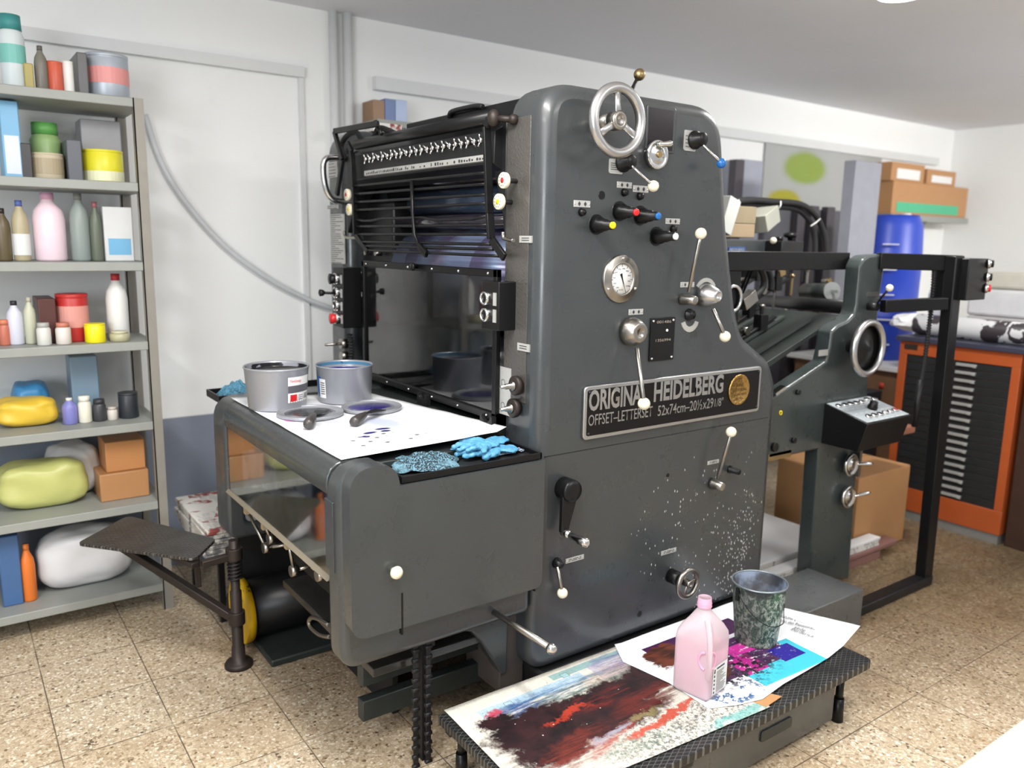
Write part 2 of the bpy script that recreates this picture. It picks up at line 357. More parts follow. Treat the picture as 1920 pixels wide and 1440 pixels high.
bm = new(); box(bm, (1.85, 2.10, 0.22), (2.5, 3.29, 1.55)); box(bm, (1.95, 2.10, 1.55), (2.2, 3.29, 1.9)); part('inner_body', bm, M['blackmatt'])
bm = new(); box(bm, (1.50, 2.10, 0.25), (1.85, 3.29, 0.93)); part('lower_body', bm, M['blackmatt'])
# seam lines on the painted face
bm = new(); box(bm, (X0+0.002, Y0-0.0012, 0.50), (X0+0.006, Y0+0.01, 0.90)); part('panel_seam', bm, M['black'])
bm = new(); box(bm, (X0+0.03, Y0-0.0008, 0.938), (2.60, Y0+0.01, 0.9400)); part('panel_seam', bm, M['dark'])
bm = new()
for px, py, r in ((1128, 366, 0.013), (1199, 1151, 0.011), (1252, 891, 0.007)):
    q = at(px, py, 'y', Y0); cyl(bm, (q.x, Y0-0.0015, q.z), (q.x, Y0+0.01, q.z), r)
part('drilled_hole', bm, M['black'])
def F(px, py, d=0.0): return at(px, py, 'y', Y0-d)
# --- nameplate
a, b = F(1088, 727, 0.01), F(1413.5, 820-133+82.5, 0.01)
x0, x1, z0, z1 = 1.664-0.024, 2.524, 0.974, 1.150
NP = None
bm = new(); prism(bm, fillet([(x0, z0, .018), (x0, z1, .018), (x1, z1, .018), (x1, z0, .018)]), 'y', Y0, Y0-0.012); NP = part('nameplate', bm, M['alu'], bevel=0.003)
bm = new(); prism(bm, fillet([(x0+.013, z0+.013, .008), (x0+.013, z1-.013, .008), (x1-.013, z1-.013, .008), (x1-.013, z0+.013, .008)]), 'y', Y0-0.010, Y0-0.0135); part('name_field', bm, plain('black_nameplate', (0.006, 0.005, 0.0055), 0.4, Specular_IOR_Level=0.2), NP)
yt = Y0-0.0135
def face_text(s, l, r, base_px, cap, m=None, bold=0.0, par=None):
    """one line of lettering on the side face between two photograph spots on its baseline"""
    A = at(l[0], l[1], 'y', yt); B = at(r[0], r[1], 'y', yt)
    return text('lettering', s, m or M['alu'], par or NP, (A.x, yt, A.z), (1, 0, 0), (0, 0, 1), cap/0.70, 0.001, B.x-A.x, bold)
face_text('ORIGINAL', (1103, 770), (1212, 756), 0, 0.064, bold=0.030)
face_text('HEIDELBERG', (1224, 752.5), (1354, 737), 0, 0.064, bold=0.030)
face_text('OFFSET\u2013LETTERSET', (1102, 799), (1222, 782), 0, 0.036, bold=0.003)
face_text('52\u00d774cm\u201320\u00bd\u00d729\u215b"' if False else '52x74cm\u201320\u00bdx29', (1232, 780), (1336, 763.5), 0, 0.036, bold=0.003)
face_text('1/8"', (1337, 763), (1353, 760.5), 0, 0.030)
q = at(1384.5, 730.5, 'y', yt); bm = new()
t = T('bronze_medal'); t.bump(t.voro(130), 0.5, 0.004); mb = t.set(t.mix(t.noise(40, 4), (0.30, 0.17, 0.05), (0.62, 0.40, 0.14)), 0.33, 1.0)
lathe(bm, (q.x, yt, q.z), (0, -1, 0), [(0, .058), (.005, .058), (.007, .055), (.005, .051), (.004, 0.0)], 40); MD = part('medallion', bm, mb, NP)
mdk = plain('medal_print', (0.12, 0.07, 0.02), 0.5, 0.6)
for k, (s, wd, hh) in enumerate((('75', .022, .017), ('JAHRE', .045, .013), ('HEIDELBERG', .080, .011), ('DRUCKMASCHINEN', .082, .009), ('1850-1925', .042, .008))):
    text('medal_print', s, mdk, NP, (q.x-wd/2, yt-0.0055, q.z+0.028-k*0.0165), (1, 0, 0), (0, 0, 1), hh/0.7, 0.0002, wd)
bm = new()
for px, py in ((x0+.02, z0+.02), (x0+.02, z1-.02), (x1-.02, z0+.02), (x1-.02, z1-.02)): ball(bm, (px, yt, py), 0.0055)
part('plate_rivet', bm, M['dark'], NP)
# --- small engraved plates
def small_plate(l, r, tl, d=0.0, parent=None, glyph=True):
    A, B, C_ = F(*l), F(*r), F(*tl); h = abs(C_.z-A.z); bm = new()
    box(bm, (A.x, Y0-0.0025, A.z), (B.x, Y0, A.z+h)); o = part('label_plate', bm, M['label'], bevel=0.0008)
    bm = new(); w_ = B.x-A.x
    for fx in (0.07, 0.93): ball(bm, (A.x+w_*fx, Y0-0.0025, A.z+h/2), h*0.13, flat=1)
    obj('screw', bm, M['chrome'], o)
    if glyph:
        bm = new()
        for fx in (0.32, 0.68): cyl(bm, (A.x+w_*fx, Y0-0.0032, A.z+h*0.5), (A.x+w_*fx, Y0-0.002, A.z+h*0.5), h*0.24); box(bm, (A.x+w_*fx-.001, Y0-.003, A.z+h*.15), (A.x+w_*fx+.001, Y0-.002, A.z+h*.85))
        obj('engraving', bm, M['ink_text'], o)
    else:
        bm = new()
        for rr in (0.68, 0.38):
            for k in range(9):
                if (k*7+int(rr*10)) % 5: box(bm, (A.x+w_*(.17+.075*k), Y0-.003, A.z+h*(rr-.08)), (A.x+w_*(.17+.075*k+.055), Y0-.002, A.z+h*(rr+.08)))
        obj('engraving', bm, M['ink_text'], o)
    return o
for l, r, tl in (((1156,352),(1184,350),(1156,340)), ((1186,360),(1215,357),(1186,347)), ((1075,388),(1106,385),(1075,375)), ((1247,420),(1274,417),(1247,409)),
                 ((1178,591),(1205,588),(1178,580)), ((1275,539),(1301,536),(1275,529))): small_plate(l, r, tl)
for l, r, tl in (((1060,1057),(1094,1047),(1060,1048)), ((1239,1042),(1267,1034),(1239,1034)), ((1326,872),(1347,866),(1326,865))): small_plate(l, r, tl, glyph=False)
bm = new()
for px, py in ((1170, 361), (1199, 368), (1090, 398), (1261, 429)):
    q = F(px, py); lathe(bm, (q.x, Y0, q.z), (0, -1, 0), [(0, .013), (.008, .011), (.014, .009), (.014, 0)], 12)
part('lock_screw', bm, M['black'])
# --- generic ball lever
def lever(name, hub_px, hub_d, rod0, rod1, d1, ball_px, ball_r, hub_m, ball_m, hubprof, rod_r=0.005, rod_m=None):
    q = F(*hub_px, 0); bm = new(); lathe(bm, (q.x, Y0, q.z), (0, -1, 0), hubprof, 32); h = part(name, bm, hub_m)
    a = F(*rod0, hub_d); b = F(*rod1, d1); c = F(*ball_px, d1)
    bm = new(); tube(bm, [a, b, c], rod_r, 12); obj('lever_rod', bm, rod_m or M['nickel'], h)
    bm = new(); ball(bm, c, ball_r, seg=28); obj('ball_knob', bm, ball_m, h)
    return h
kn = [(0, .030), (.012, .030), (.014, .024), (.045, .021), (.048, .018), (.048, 0)]
lever('control_lever', (1300, 263), 0.045, (1318, 272), (1346, 299), 0.06, (1352.6, 306), 0.0165, M['black'], M['bluep'], kn, 0.0045, M['chrome'])
lever('control_lever', (1166, 305), 0.045, (1184, 311), (1219, 343), 0.06, (1225, 349), 0.018, M['black'], M['ivory'], kn, 0.0045, M['chrome'])
for (l, r, t_) in (((1281, 282), (1303, 279), (1281, 243)), ((1141, 325), (1166, 322), (1141, 297))):
    A, B, C_ = F(*l), F(*r), F(*t_); bm = new(); prism(bm, fillet([(A.x, A.z, .008), (A.x, C_.z, .004), (B.x, C_.z, .004), (B.x, A.z, .004)]), 'y', Y0, Y0-0.003)
    o = part('scale_plate', bm, M['label']); bm = new()
    for k in range(4): box(bm, (A.x+.006, Y0-.0035, A.z+.012+(C_.z-A.z-.02)*k/4), (B.x-.008, Y0-.002, A.z+.014+(C_.z-A.z-.02)*k/4))
    obj('engraving', bm, M['ink_text'], o)
lever('throw_lever', (1278, 561), 0.05, (1291, 548), (1310, 456), 0.055, (1314, 438), 0.0195, M['nickel'], M['ivory'], [(0, .019), (.012, .019), (.030, .017), (.062, .014), (.063, .012), (.063, 0)], 0.0062)
lever('speed_lever', (1318, 553), 0.05, (1337, 579), (1354, 618), 0.075, (1359.5, 631), 0.0195, M['alu'], M['ivory'], [(0, .040), (.025, .040), (.034, .037), (.068, .022), (.072, .016), (.071, .012), (.060, .010), (.060, 0)], 0.0065)
lever('impression_lever', (1180, 621), 0.045, (1194, 652), (1206, 744), 0.085, (1207.5, 757), 0.0205, M['nickel'], M['ivory'], [(0, .047), (.018, .047), (.030, .044), (.052, .033), (.054, .030), (.054, .013), (.051, .011), (.051, 0)], 0.0068)
lever('throw_lever', (1334, 906), 0.04, (1345, 898), (1368, 822), 0.05, (1371, 810), 0.0195, M['nickel'], M['ivory'], [(0, .021), (.012, .021), (.030, .017), (.055, .015), (.056, .013), (.056, 0)], 0.0062)
lever('release_lever', (1043, 1055), 0.022, (1045, 1062), (1053, 1104), 0.028, (1054.6, 1112), 0.0175, M['black'], M['ivory'], [(0, .018), (.010, .016), (.030, .009), (.032, 0)], 0.0052)
# scale arc above the speed lever, small selector knob, black push button
q = F(1322, 552); bm = new()
pts = [(q.x+math.cos(a)*r, q.z+math.sin(a)*r) for r, rng in ((0.058, range(0, 9)), (0.044, range(8, -1, -1))) for a in [math.radians(32+k*14.5) for k in rng]]
prism(bm, pts, 'y', Y0, Y0-0.003); part('scale_arc', bm, M['label'])
q = F(1293, 605); bm = new()
pts = [(q.x+math.cos(a)*r, q.z+0.012+math.sin(a)*r) for r, rng in ((0.045, range(0, 9)), (0.026, range(8, -1, -1))) for a in [math.radians(195+k*18.75) for k in rng]]
prism(bm, pts, 'y', Y0, Y0-0.003); part('scale_arc', bm, M['label'])
for px, py, r, d in ((1291, 590, .017, .02), (1368, 880, .012, .045)):
    q = F(px, py); bm = new(); lathe(bm, (q.x, Y0, q.z), (0, -1, 0), [(0, r*1.25), (.006, r*1.2), (.008, r), (d, r*.9), (d+.002, 0)], 20); part('selector_knob', bm, M['black'])
# --- inking adjusters with coloured tips
for hole, tip, tp, col in (((1118, 421), (1143, 423), (1148.5, 422.5), 'yellow'), ((1161, 396), (1186, 397), (1192.5, 398), 'red'), ((1200, 404), (1228, 405), (1234, 405), 'bluep'), ((1230, 443), (1260, 443), (1266.5, 443.5), 'white')):
    A = F(*hole); B = F(tp[0], tp[1], 0.085); ax = V(A.x+(B.x-A.x)*.3, Y0, A.z+(B.z-A.z)*.3)
    bm = new(); cyl(bm, (A.x, Y0-0.0025, A.z), (A.x, Y0+0.02, A.z), 0.031, seg=32); h = part('ink_adjuster', bm, M['black'])
    bm = new(); d = (B-ax).normalized(); Ln = (B-ax).length
    lathe(bm, ax, d, [(0, .024), (.025, .024), (.030, .019), (Ln*.62, .018), (Ln*.64, .0145), (Ln*.97, .0135), (Ln*.97, 0)], 24); obj('barrel', bm, M['black'], h)
    bm = new(); lathe(bm, B-d*.004, d, [(0, .0105), (.008, .0105), (.009, .009), (.009, 0)], 20); obj('colour_tip', bm, M[col], h)
# --- handwheels
def handwheel(name, center, R, tr, hub_r, d, mat, spokes=3, a0=0.5, hubm=None, dish=0.02, shaft_m=None, parent=None, ax=(0, -1, 0), spoke_w=0.02):
    c = Vector(center); x, y, z = Vector((1, 0, 0)), Vector((0, 0, 1)), Vector((0, -1, 0))
    bm = new(); tube(bm, [c+x*math.cos(k*math.pi/24)*R+y*math.sin(k*math.pi/24)*R for k in range(48)], tr, 14, closed=True)
    h = part(name, bm, mat)
    bm = new()
    for k in range(spokes):
        a = a0+k*2*math.pi/spokes; e = c+(x*math.cos(a)+y*math.sin(a))*R
        tube(bm, [c-z*dish*-0.4, c+(x*math.cos(a)+y*math.sin(a))*R*.5, e], spoke_w, 10, rr=lambda t: spoke_w*(1-0.25*math.sin(t*math.pi)))
    bmesh.ops.scale(bm, vec=(1, 0.55, 1), space=Matrix.Translation(-c), verts=bm.verts)
    obj('spoke', bm, mat, h)
    bm = new(); lathe(bm, c-z*0.02, z, [(0, hub_r), (.030, hub_r), (.034, hub_r*.85), (.034, hub_r*.5), (.030, hub_r*.45), (.030, 0)], 28); obj('hub', bm, hubm or mat, h)
    bm = new(); cyl(bm, (c.x, Y0, c.z), c-z*0.02, hub_r*.85); obj('shaft', bm, shaft_m or M['nickel'], h)
    return h
c = F(1158, 226, 0.10); R = (F(1158, 158, 0.10)-c).length
hw = handwheel('handwheel', c, R-0.008, 0.0155, 0.028, 0.10, M['alu'], 3, 1.62, M['nickel'], spoke_w=0.014)
c = F(1290, 1094, 0.085); handwheel('handwheel', c, 0.049, 0.0095, 0.014, 0.085, M['nickel'], 3, 0.15, M['nickel'], shaft_m=M['black'], spoke_w=0.009)
q = F(1262, 1078); bm = new(); lathe(bm, (c.x, Y0, c.z), (0, -1, 0), [(0, .026), (.045, .026), (.047, .02), (.047, 0)], 24); part('wheel_bush', bm, M['black'])
# ball lever rising behind the top edge
a, b = at(1170, 170, 'y', 2.02), at(1199, 140, 'y', 2.02); bm = new(); a.z = 2.04; tube(bm, [a, b], 0.0065); h = part('top_lever', bm, M['dark'])
bm = new(); ball(bm, b, 0.0195, seg=24); obj('ball_knob', bm, M['brass'], h)
# chrome crank disc
c = F(1224, 291); bm = new(); lathe(bm, (c.x, Y0, c.z), (0, -1, 0), [(0, .040), (.012, .041), (.016, .046), (.024, .046), (.027, .042), (.024, .036), (.022, .03), (.026, .026), (.026, 0)], 36); h = part('crank_disc', bm, M['chrome'])
bm = new(); lathe(bm, (c.x-.012, Y0-.030, c.z+.030), (1, -.25, .1), [(0, .004), (.008, .010), (.022, .008), (.045, .012), (.052, .009), (.054, 0)], 16); obj('crank_grip', bm, M['chrome'], h)
bm = new(); cyl(bm, (c.x, Y0-.02, c.z), (c.x, Y0-.034, c.z), .010); obj('hub_screw', bm, M['brass'], h)
# dark inspection window with raised frame
A, B = F(1209, 283), F(1267, 203); bm = new()
prism(bm, fillet([(A.x, A.z, .01), (A.x, B.z, .012), (B.x, B.z, .012), (B.x, A.z, .01)]), 'y', Y0+.002, Y0-0.004); wnd = part('inspection_window', bm, M['paint'], bevel=.002)
bm = new(); box(bm, (A.x+.008, Y0-.005, A.z+.008), (B.x-.012, Y0-.001, B.z-.010)); obj('window_pane', bm, plain('dark_window', (0.012, 0.008, 0.011), 0.12), wnd)
# --- speed gauge
c = F(1163, 523); bm = new()
lathe(bm, (c.x, Y0, c.z), (0, -1, 0), [(0, .077), (.006, .077), (.009, .074), (.009, .056), (.013, .054), (.013, .049), (.007, .047)], 56, cap=False); G = part('gauge', bm, M['nickel'])
bm = new(); lathe(bm, (c.x, Y0-.006, c.z), (0, -1, 0), [(0, .050), (.001, .050), (.001, 0)], 48); obj('dial', bm, M['white'], G)
bm = new()
for k in range(11):
    a = math.radians(245-k*31); 
    cbox(bm, (c.x+math.cos(a)*.043, Y0-.0074, c.z+math.sin(a)*.043), (.0085, .0008, .0014), Matrix.Rotation(-a, 3, 'Y'))
obj('dial_mark', bm, M['ink_text'], G)
for k in range(10):
    a = math.radians(235-k*31); text('dial_number', str(1000*k+1000), M['ink_text'], G, (c.x+math.cos(a)*.033-.006, Y0-.0072, c.z+math.sin(a)*.033-.002), (1, 0, 0), (0, 0, 1), .0065, .0003)
text('dial_number', 'Druck/h', M['ink_text'], G, (c.x-.012, Y0-.0072, c.z-.036), (1, 0, 0), (0, 0, 1), .006, .0003)
bm = new(); a = math.radians(-69); d = V(math.cos(a), 0, math.sin(a)); s_ = V(-d.z, 0, d.x); o_ = V(c.x, Y0-.009, c.z+.002)
pts = [o_-d*.016+s_*.005, o_-d*.016-s_*.005, o_-s_*.0022, o_+d*.040, o_+s_*.0022]; vs = [bm.verts.new(p) for p in pts]; f = bm.faces.new(vs); bmesh.ops.extrude_face_region(bm, geom=[f]); 
for v in bm.verts[5:]: v.co.y -= .001
obj('needle', bm, M['black'], G)
bm = new()
for a in (90, 208, 332): ball(bm, (c.x+math.cos(math.radians(a))*.066, Y0-.009, c.z+math.sin(math.radians(a))*.066), .0055)
obj('screw', bm, M['chrome'], G)
# --- counter panel
A, B = F(1215, 678), F(1264, 594); bm = new(); prism(bm, fillet([(A.x, A.z, .005), (A.x, B.z, .005), (B.x, B.z, .005), (B.x, A.z, .005)]), 'y', Y0, Y0-.006); K = part('counter_panel', bm, M['black'], bevel=.001)
mc = plain('counter_digits', srgb(150, 140, 128), .5)
wd = B.x-A.x
text('counter_digits', '001486', mc, K, (A.x+wd*.22, Y0-.006, A.z+.128), (1, 0, 0), (0, 0, 1), .013, .0008, wd*.6)
text('counter_digits', '1356994', mc, K, (A.x+wd*.18, Y0-.006, A.z+.066), (1, 0, 0), (0, 0, 1), .013, .0008, wd*.62)
bm = new(); cyl(bm, (A.x+wd*.66, Y0-.006, A.z+.103), (A.x+wd*.66, Y0-.009, A.z+.103), .0045); obj('indicator', bm, M['white'], K)
bm = new()
for x_ in (A.x+.010, B.x-.010):
    for z_ in (A.z+.010, B.z-.010): ball(bm, (x_, Y0-.006, z_), .005)
obj('screw', bm, M['chrome'], K)
# --- black crank with chrome grip
c = F(1056, 914); e = F(1070, 1000, .055); bm = new(); lathe(bm, (c.x, Y0, c.z), (0, -1, 0), [(0, .036), (.045, .036), (.052, .034), (.054, .015), (.054, 0)], 32); h = part('crank', bm, M['black'])
bm = new(); C2 = V(c.x, Y0-.042, c.z); D2 = V(e.x-.012, Y0-.042, e.z)
dv = (D2-C2).normalized(); nv = V(-dv.z, 0, dv.x)
vs = []; 
for yy in (0, .018): vs.append([bm.verts.new(p+V(0, yy, 0)) for p in (C2+nv*.034, C2-nv*.034, D2-nv*.014, D2+dv*.012, D2+nv*.014)])
bm.faces.new(vs[0]); bm.faces.new(vs[1][::-1])
for k in range(5): bm.faces.new((vs[0][k], vs[1][k], vs[1][(k+1) % 5], vs[0][(k+1) % 5]))
obj('crank_arm', bm, M['black'], h, bevel=.005, seg=3)
bm = new(); lathe(bm, D2+V(0, .01, 0), (0, -1, 0), [(0, .013), (.03, .013), (.032, .009), (.040, .009), (.045, .012), (.060, .011), (.085, .016), (.105, .017), (.118, .013), (.122, .005), (.122, 0)], 24); obj('crank_grip', bm, M['chrome'], h)
# --- delivery housing (left)
XD, YD = 0.815, 1.93
out = fillet([(XD, .435, .10), (XD, 1.0, .075), (1.0, 1.0, 0), (X0+.02, .945, 0), (X0+.06, .43, 0)], 7)
out = fillet([(XD, .418, .06), (XD, 1.0, .085), (.94, 1.0, .025), (.985, .944, 0), (X0-.004, .944, 0), (X0-.004, .425, 0)], 7)
bm = new(); prism(bm, out, 'y', YD-.022, YD+.075); DH = part('delivery_side_plate', bm, M['paint'], bevel=.03, seg=4)
out = fillet([(.822, .533, .05), (.822, 1.010, .072), (.968, 1.012, .070), (.968, .944, 0), (X0-.002, .944, 0), (X0-.002, .533, .03)], 8)
bm = new(); prism(bm, out, 'y', 1.856, YD-.023); CV = part('delivery_cover', bm, M['paint'], bevel=.034, seg=7)
bm = new(); q = at(737, 1069, 'y', 1.856); lathe(bm, (q.x, 1.856, q.z), (0, -1, 0), [(0, .008), (.012, .008), (.013, .015), (.020, .0185), (.028, .016), (.033, .008), (.034, 0)], 24); obj('cover_knob', bm, M['ivory'], CV)
bm = new(); a, b = at(752, 1110, 'y', 1.862), at(748, 1190, 'y', 1.862); box(bm, (a.x-.0025, 1.8550, b.z), (a.x+.0025, 1.87, a.z)); obj('cover_slot', bm, M['black'], CV)
# far delivery plate, rounded rail, window
out = fillet([(XD, .46, .05), (XD, 1.0, .09), (X0+.06, 1.0, 0), (X0+.06, .80, 0), (.885, .80, .02), (.885, .52, .02), (X0, .52, 0), (X0, .46, 0)], 6)
bm = new(); prism(bm, out, 'y', 2.955, 3.10); part('delivery_far_plate', bm, M['paint'], bevel=.018, seg=3)
out = [(.822, .905), (.817, .935), (.820, .957), (.831, .978), (.849, .991), (.872, .997), (.91, .997), (.94, .985), (.94, .970), (.89, .97), (.862, .957), (.842, .93), (.840, .905)]
bm = new(); prism(bm, out, 'y', YD+.07, 2.96); part('front_rail', bm, M['paint'], bevel=.004)
bm = new(); prism(bm, [(.812, .655), (.824, .667), (.97, .645), (.97, .637), (.824, .655)], 'y', 2.0, 2.96); part('guard_rail', bm, plain('grimy_plastic', srgb(120, 112, 96), .4), bevel=.001)
t = T('scratched_clear_guard'); gm = t.m
t.set(t.mix(t.sm(t.noise(4, 6, .7), .45, .7), (.75, .77, .75), (.45, .45, .42)), t.sm(t.noise(12, 5), .4, .7, .04, .16), 0, Transmission_Weight=1.0, IOR=1.5, Specular_IOR_Level=1.0, Coat_Weight=1.0, Coat_IOR=1.8, Coat_Roughness=.04)
bm = new(); box(bm, (.8245, 2.004, .66), (.8275, 2.956, .915)); part('delivery_window', bm, gm)
bm = new(); box(bm, (XD-.004, 1.945, .70), (XD+.004, 2.0, .90)); part('hinge_plate', bm, M['paint'], bevel=.001)
# white sheet curling down inside the delivery window
def strip(name, pts2, y0, y1, m, parent, n=16, th=.0012, amp=0):
    bm = new(); g = []
    for i, (x_, z_) in enumerate(pts2): g.append([bm.verts.new((x_+amp*math.sin(k*.7+i)*.3, y0+(y1-y0)*k/n, z_+amp*math.sin(k*.9+i*.8))) for k in range(n+1)])
    for i in range(len(g)-1):
        for k in range(n): bm.faces.new((g[i][k], g[i][k+1], g[i+1][k+1], g[i+1][k]))
    o = obj(name, bm, m, parent, smooth=True); s_ = o.modifiers.new('s', 'SOLIDIFY'); s_.thickness = th; return o
# sheet slope under the window; black panels added in place of interior shade
bm = new(); box(bm, (1.02, 2.0, .55), (1.09, 2.955, .93)); box(bm, (1.14, 2.25, .0), (1.16, 2.88, .36)); box(bm, (.90, 3.147, 0), (1.55, 3.153, .50)); box(bm, (1.12, 2.0, .36), (1.16, 2.955, .56)); part('bulkhead_and_shade_panels', bm, M['blackmatt'])
# delivery deck
bm = new(); box(bm, (.93, 2.0, .955), (1.352, 2.955, .975)); part('delivery_deck', bm, M['darkgreen'], bevel=.003)
# trough ledge below the glass with half-round bearings
bm = new(); box(bm, (1.352, 2.10, .965), (1.50, 3.28, .992)); part('trough_ledge', bm, M['darkgreen'], bevel=.002)
for px, py in ((778, 750), (897, 795)):
    q = at(px, py, 'x', 1.40); bm = new(); pts = [(q.y-.035, .992), (q.y-.035, 1.035)]+[(q.y+math.cos(a)*.025, 1.037+math.sin(a)*.025) for a in [math.pi+k*math.pi/8 for k in range(9)]]+[(q.y+.035, 1.035), (q.y+.035, .992)]
    prism(bm, pts, 'x', 1.428, 1.446); part('half_bearing', bm, M['dark'])
# glass guard in front of the cylinders
XG = 1.452
t = T('clear_guard_pane'); x, y, z = t.sep(); sm_ = t.noise(3, 6, .7)
gl = t.set(t.mix(t.sm(sm_, .4, .7), (.26, .27, .27), (.16, .15, .14)), t.sm(t.noise(9, 5), .35, .7, .03, .12), 0, Transmission_Weight=1.0, IOR=1.5, Specular_IOR_Level=1.0, Coat_Weight=.6, Coat_IOR=1.4, Coat_Roughness=.03)
bm = new(); box(bm, (XG, 2.115, 1.035), (XG+.004, 3.08, 1.50)); part('guard_pane', bm, gl)
bm = new()
for a, b in (((2.10, 1.02), (3.095, 1.045)), ((2.10, 1.485), (3.095, 1.51)), ((2.10, 1.02), (2.122, 1.51)), ((3.075, 1.02), (3.095, 1.51))): box(bm, (XG-.010, a[0], a[1]), (XG+.008, b[0], b[1]))
fr = part('guard_frame', bm, M['black'], bevel=.002)
bm = new()
for k in range(6):
    for z_ in (1.497, 1.032): ball(bm, (XG-.010, 2.15+k*.18, z_), .005)
obj('screw', bm, M['chrome'], fr)
bm = new(); q = at(782, 500, 'x', XG-.01); lathe(bm, (XG-.01, q.y, q.z), (-1, 0, 0), [(0, .008), (.015, .008), (.016, .015), (.024, .015), (.025, 0)], 18); obj('frame_knob', bm, M['black'], fr)
# rollers and cylinders between the frames
def roller(name, x_, z_, r, m, y0=2.10, y1=3.29, seg=40):
    bm = new(); cyl(bm, (x_, y0, z_), (x_, y1, z_), r, seg=seg); return part(name, bm, m)
mink = plain('inked_roller', (0.02, 0.016, 0.024), .12, var=.5, Coat_Weight=.6, Coat_Roughness=.05)
mblue = plain('plate_cylinder_blue', (.055, .085, .14), .2, .5, var=.3, scale=5)
t = T('blanket_plate'); x, y, z = t.sep(); cc = t.ramp(t.math('FRACT', t.math('MULTIPLY', y, 2.1)), [(0, srgb(120, 130, 160)), (.3, srgb(132, 146, 180)), (.5, srgb(108, 96, 128)), (.7, srgb(124, 140, 172)), (.85, srgb(92, 88, 120))])
mplate = t.set(cc, .25, .35)
roller('plate_cylinder', 1.70, 1.46, .19, mplate, 2.10, 2.97, 64)
roller('blanket_cylinder', 1.66, 1.12, .14, plain('blanket', (.035, .045, .05), .3, var=.3), 2.10, 3.28)
roller('ink_roller', 1.60, 1.740, .048, mblue, 2.10, 2.90)
roller('ink_roller', 1.62, 1.825, .032, mink); roller('ink_roller', 1.72, 1.80, .06, mink); roller('ink_roller', 1.585, 1.667, .026, mink)
bm = new(); box(bm, (1.54, 3.0, 1.25), (1.72, 3.29, 1.75)); part('gear_case', bm, M['dark'], bevel=.01)
bm = new()
for k in range(8): cyl(bm, (1.50, 3.02+k*.033, 1.36+(k % 3)*.09), (1.53, 3.02+k*.033, 1.36+(k % 3)*.09), .011, seg=10)
part('grease_nipple', bm, M['nickel'])
# ink fountain: trough, blade, keys, ruler
prof = [(1.437, 1.835), (1.50, 1.800), (1.60, 1.86), (1.60, 1.97), (1.53, 1.985), (1.440, 1.935)]
bm = new(); prism(bm, prof, 'y', 2.12, 3.17); part('ink_fountain', bm, M['dark'], bevel=.003)
bm = new(); pts = [(1.430, 1.846), (1.438, 1.843), (1.438, 1.862), (1.430, 1.865)]; prism(bm, pts, 'y', 2.14, 3.03)
RL = part('key_ruler', bm, M['label']); bm = new(); random.seed(3)
for k in range(56): 
    if random.random() < .8: box(bm, (1.4290, 2.15+k*.0155, 1.850), (1.4310, 2.15+k*.0155+random.uniform(.004, .010), 1.850+random.uniform(.005, .011)))
obj('ruler_mark', bm, M['ink_text'], RL)
def key_bm(a):
    b = new(); lathe(b, (0, 0, 0), (-1, 0, .15), [(-.02, .004), (0, .004), (0, .0085), (.012, .0085), (.013, 0)], 14)
    for s in (0, math.pi):
        d = V(0, math.cos(a+s), math.sin(a+s)); tube(b, [V(-.006, 0, 0), V(-.012, 0, 0)+d*.011, V(-.014, 0, 0)+d*.019], .0026, 8, rr=lambda t: .0022+.0014*t)
    return b
key_me = []
for a in (1.45, 1.1, 1.7, 0.8):
    o = part('ink_key', key_bm(a), M['chrome']); key_me.append(o)
for k in range(23):
    y_ = 3.008-k*.0377; o = key_me[k] if k < 4 else key_me[(k*7) % 4].copy()
    if k >= 4: COL.objects.link(o)
    o.location = (1.434, y_, 1.908)
bm = new(); tube(bm, [(1.445, 2.14, 1.975), (1.445, 3.13, 1.975)], .021, 14); part('fountain_bar', bm, M['black'])
bm = new(); box(bm, (1.50, 2.075, 1.975), (1.56, 2.805, 2.030)); tb = part('top_beam', bm, M['black'], bevel=.004)
bm = new(); q = at(880, 207, 'x', 1.5); tube(bm, [(1.495, q.y+.12, q.z-.008), (1.49, q.y+.09, q.z+.006), (1.49, q.y-.05, q.z+.006), (1.495, q.y-.09, q.z)], .009, 8, smooth_n=4); obj('beam_handle', bm, M['dark'], tb)
# cranked guard arm, far left
bm = new(); pts = [at(708, 232, 'x', 1.40), at(627, 246, 'x', 1.40), at(642, 300, 'x', 1.40), at(632, 366, 'x', 1.40)]
for a, b in zip(pts, pts[1:]): bar(bm, a, b, .014, .022)
part('guard_arm', bm, M['black'], bevel=.002)
bm = new(); a = at(705, 232, 'x', 1.42); b = at(716, 252, 'x', 1.42); tube(bm, [a, b], .007); ball(bm, a, .014); part('arm_clip', bm, M['dark'])
bm = new(); pts = [at(x_, y_, 'x', 1.45) for x_, y_ in ((648, 300), (640, 275), (650, 255), (668, 248), (680, 262), (700, 258), (712, 240), (745, 252))]; tube(bm, pts, .011, 8, smooth_n=5); part('fountain_hose', bm, M['rubber'])
# brass elbow at the right end of the fountain
bm = new(); q = at(926, 222, 'x', 1.42); ball(bm, q, .020, flat=1.35); cyl(bm, q, at(965, 224, 'x', 1.455), .010); ball(bm, at(963, 224, 'x', 1.455), .016); part('fountain_pivot', bm, M['rust'])
bm = new(); prism(bm, [(2.10, 1.60), (2.10, 1.97), (2.16, 1.99), (2.19, 1.95), (2.16, 1.80), (2.12, 1.70)], 'x', 1.47, 1.55); part('fountain_bracket', bm, M['dark'], bevel=.004); bm = new(); prism(bm, [(3.29, 1.62), (3.29, 1.95), (3.20, 1.96), (3.17, 1.85), (3.22, 1.72)], 'x', 1.47, 1.55); part('fountain_bracket', bm, M['dark'], bevel=.004)
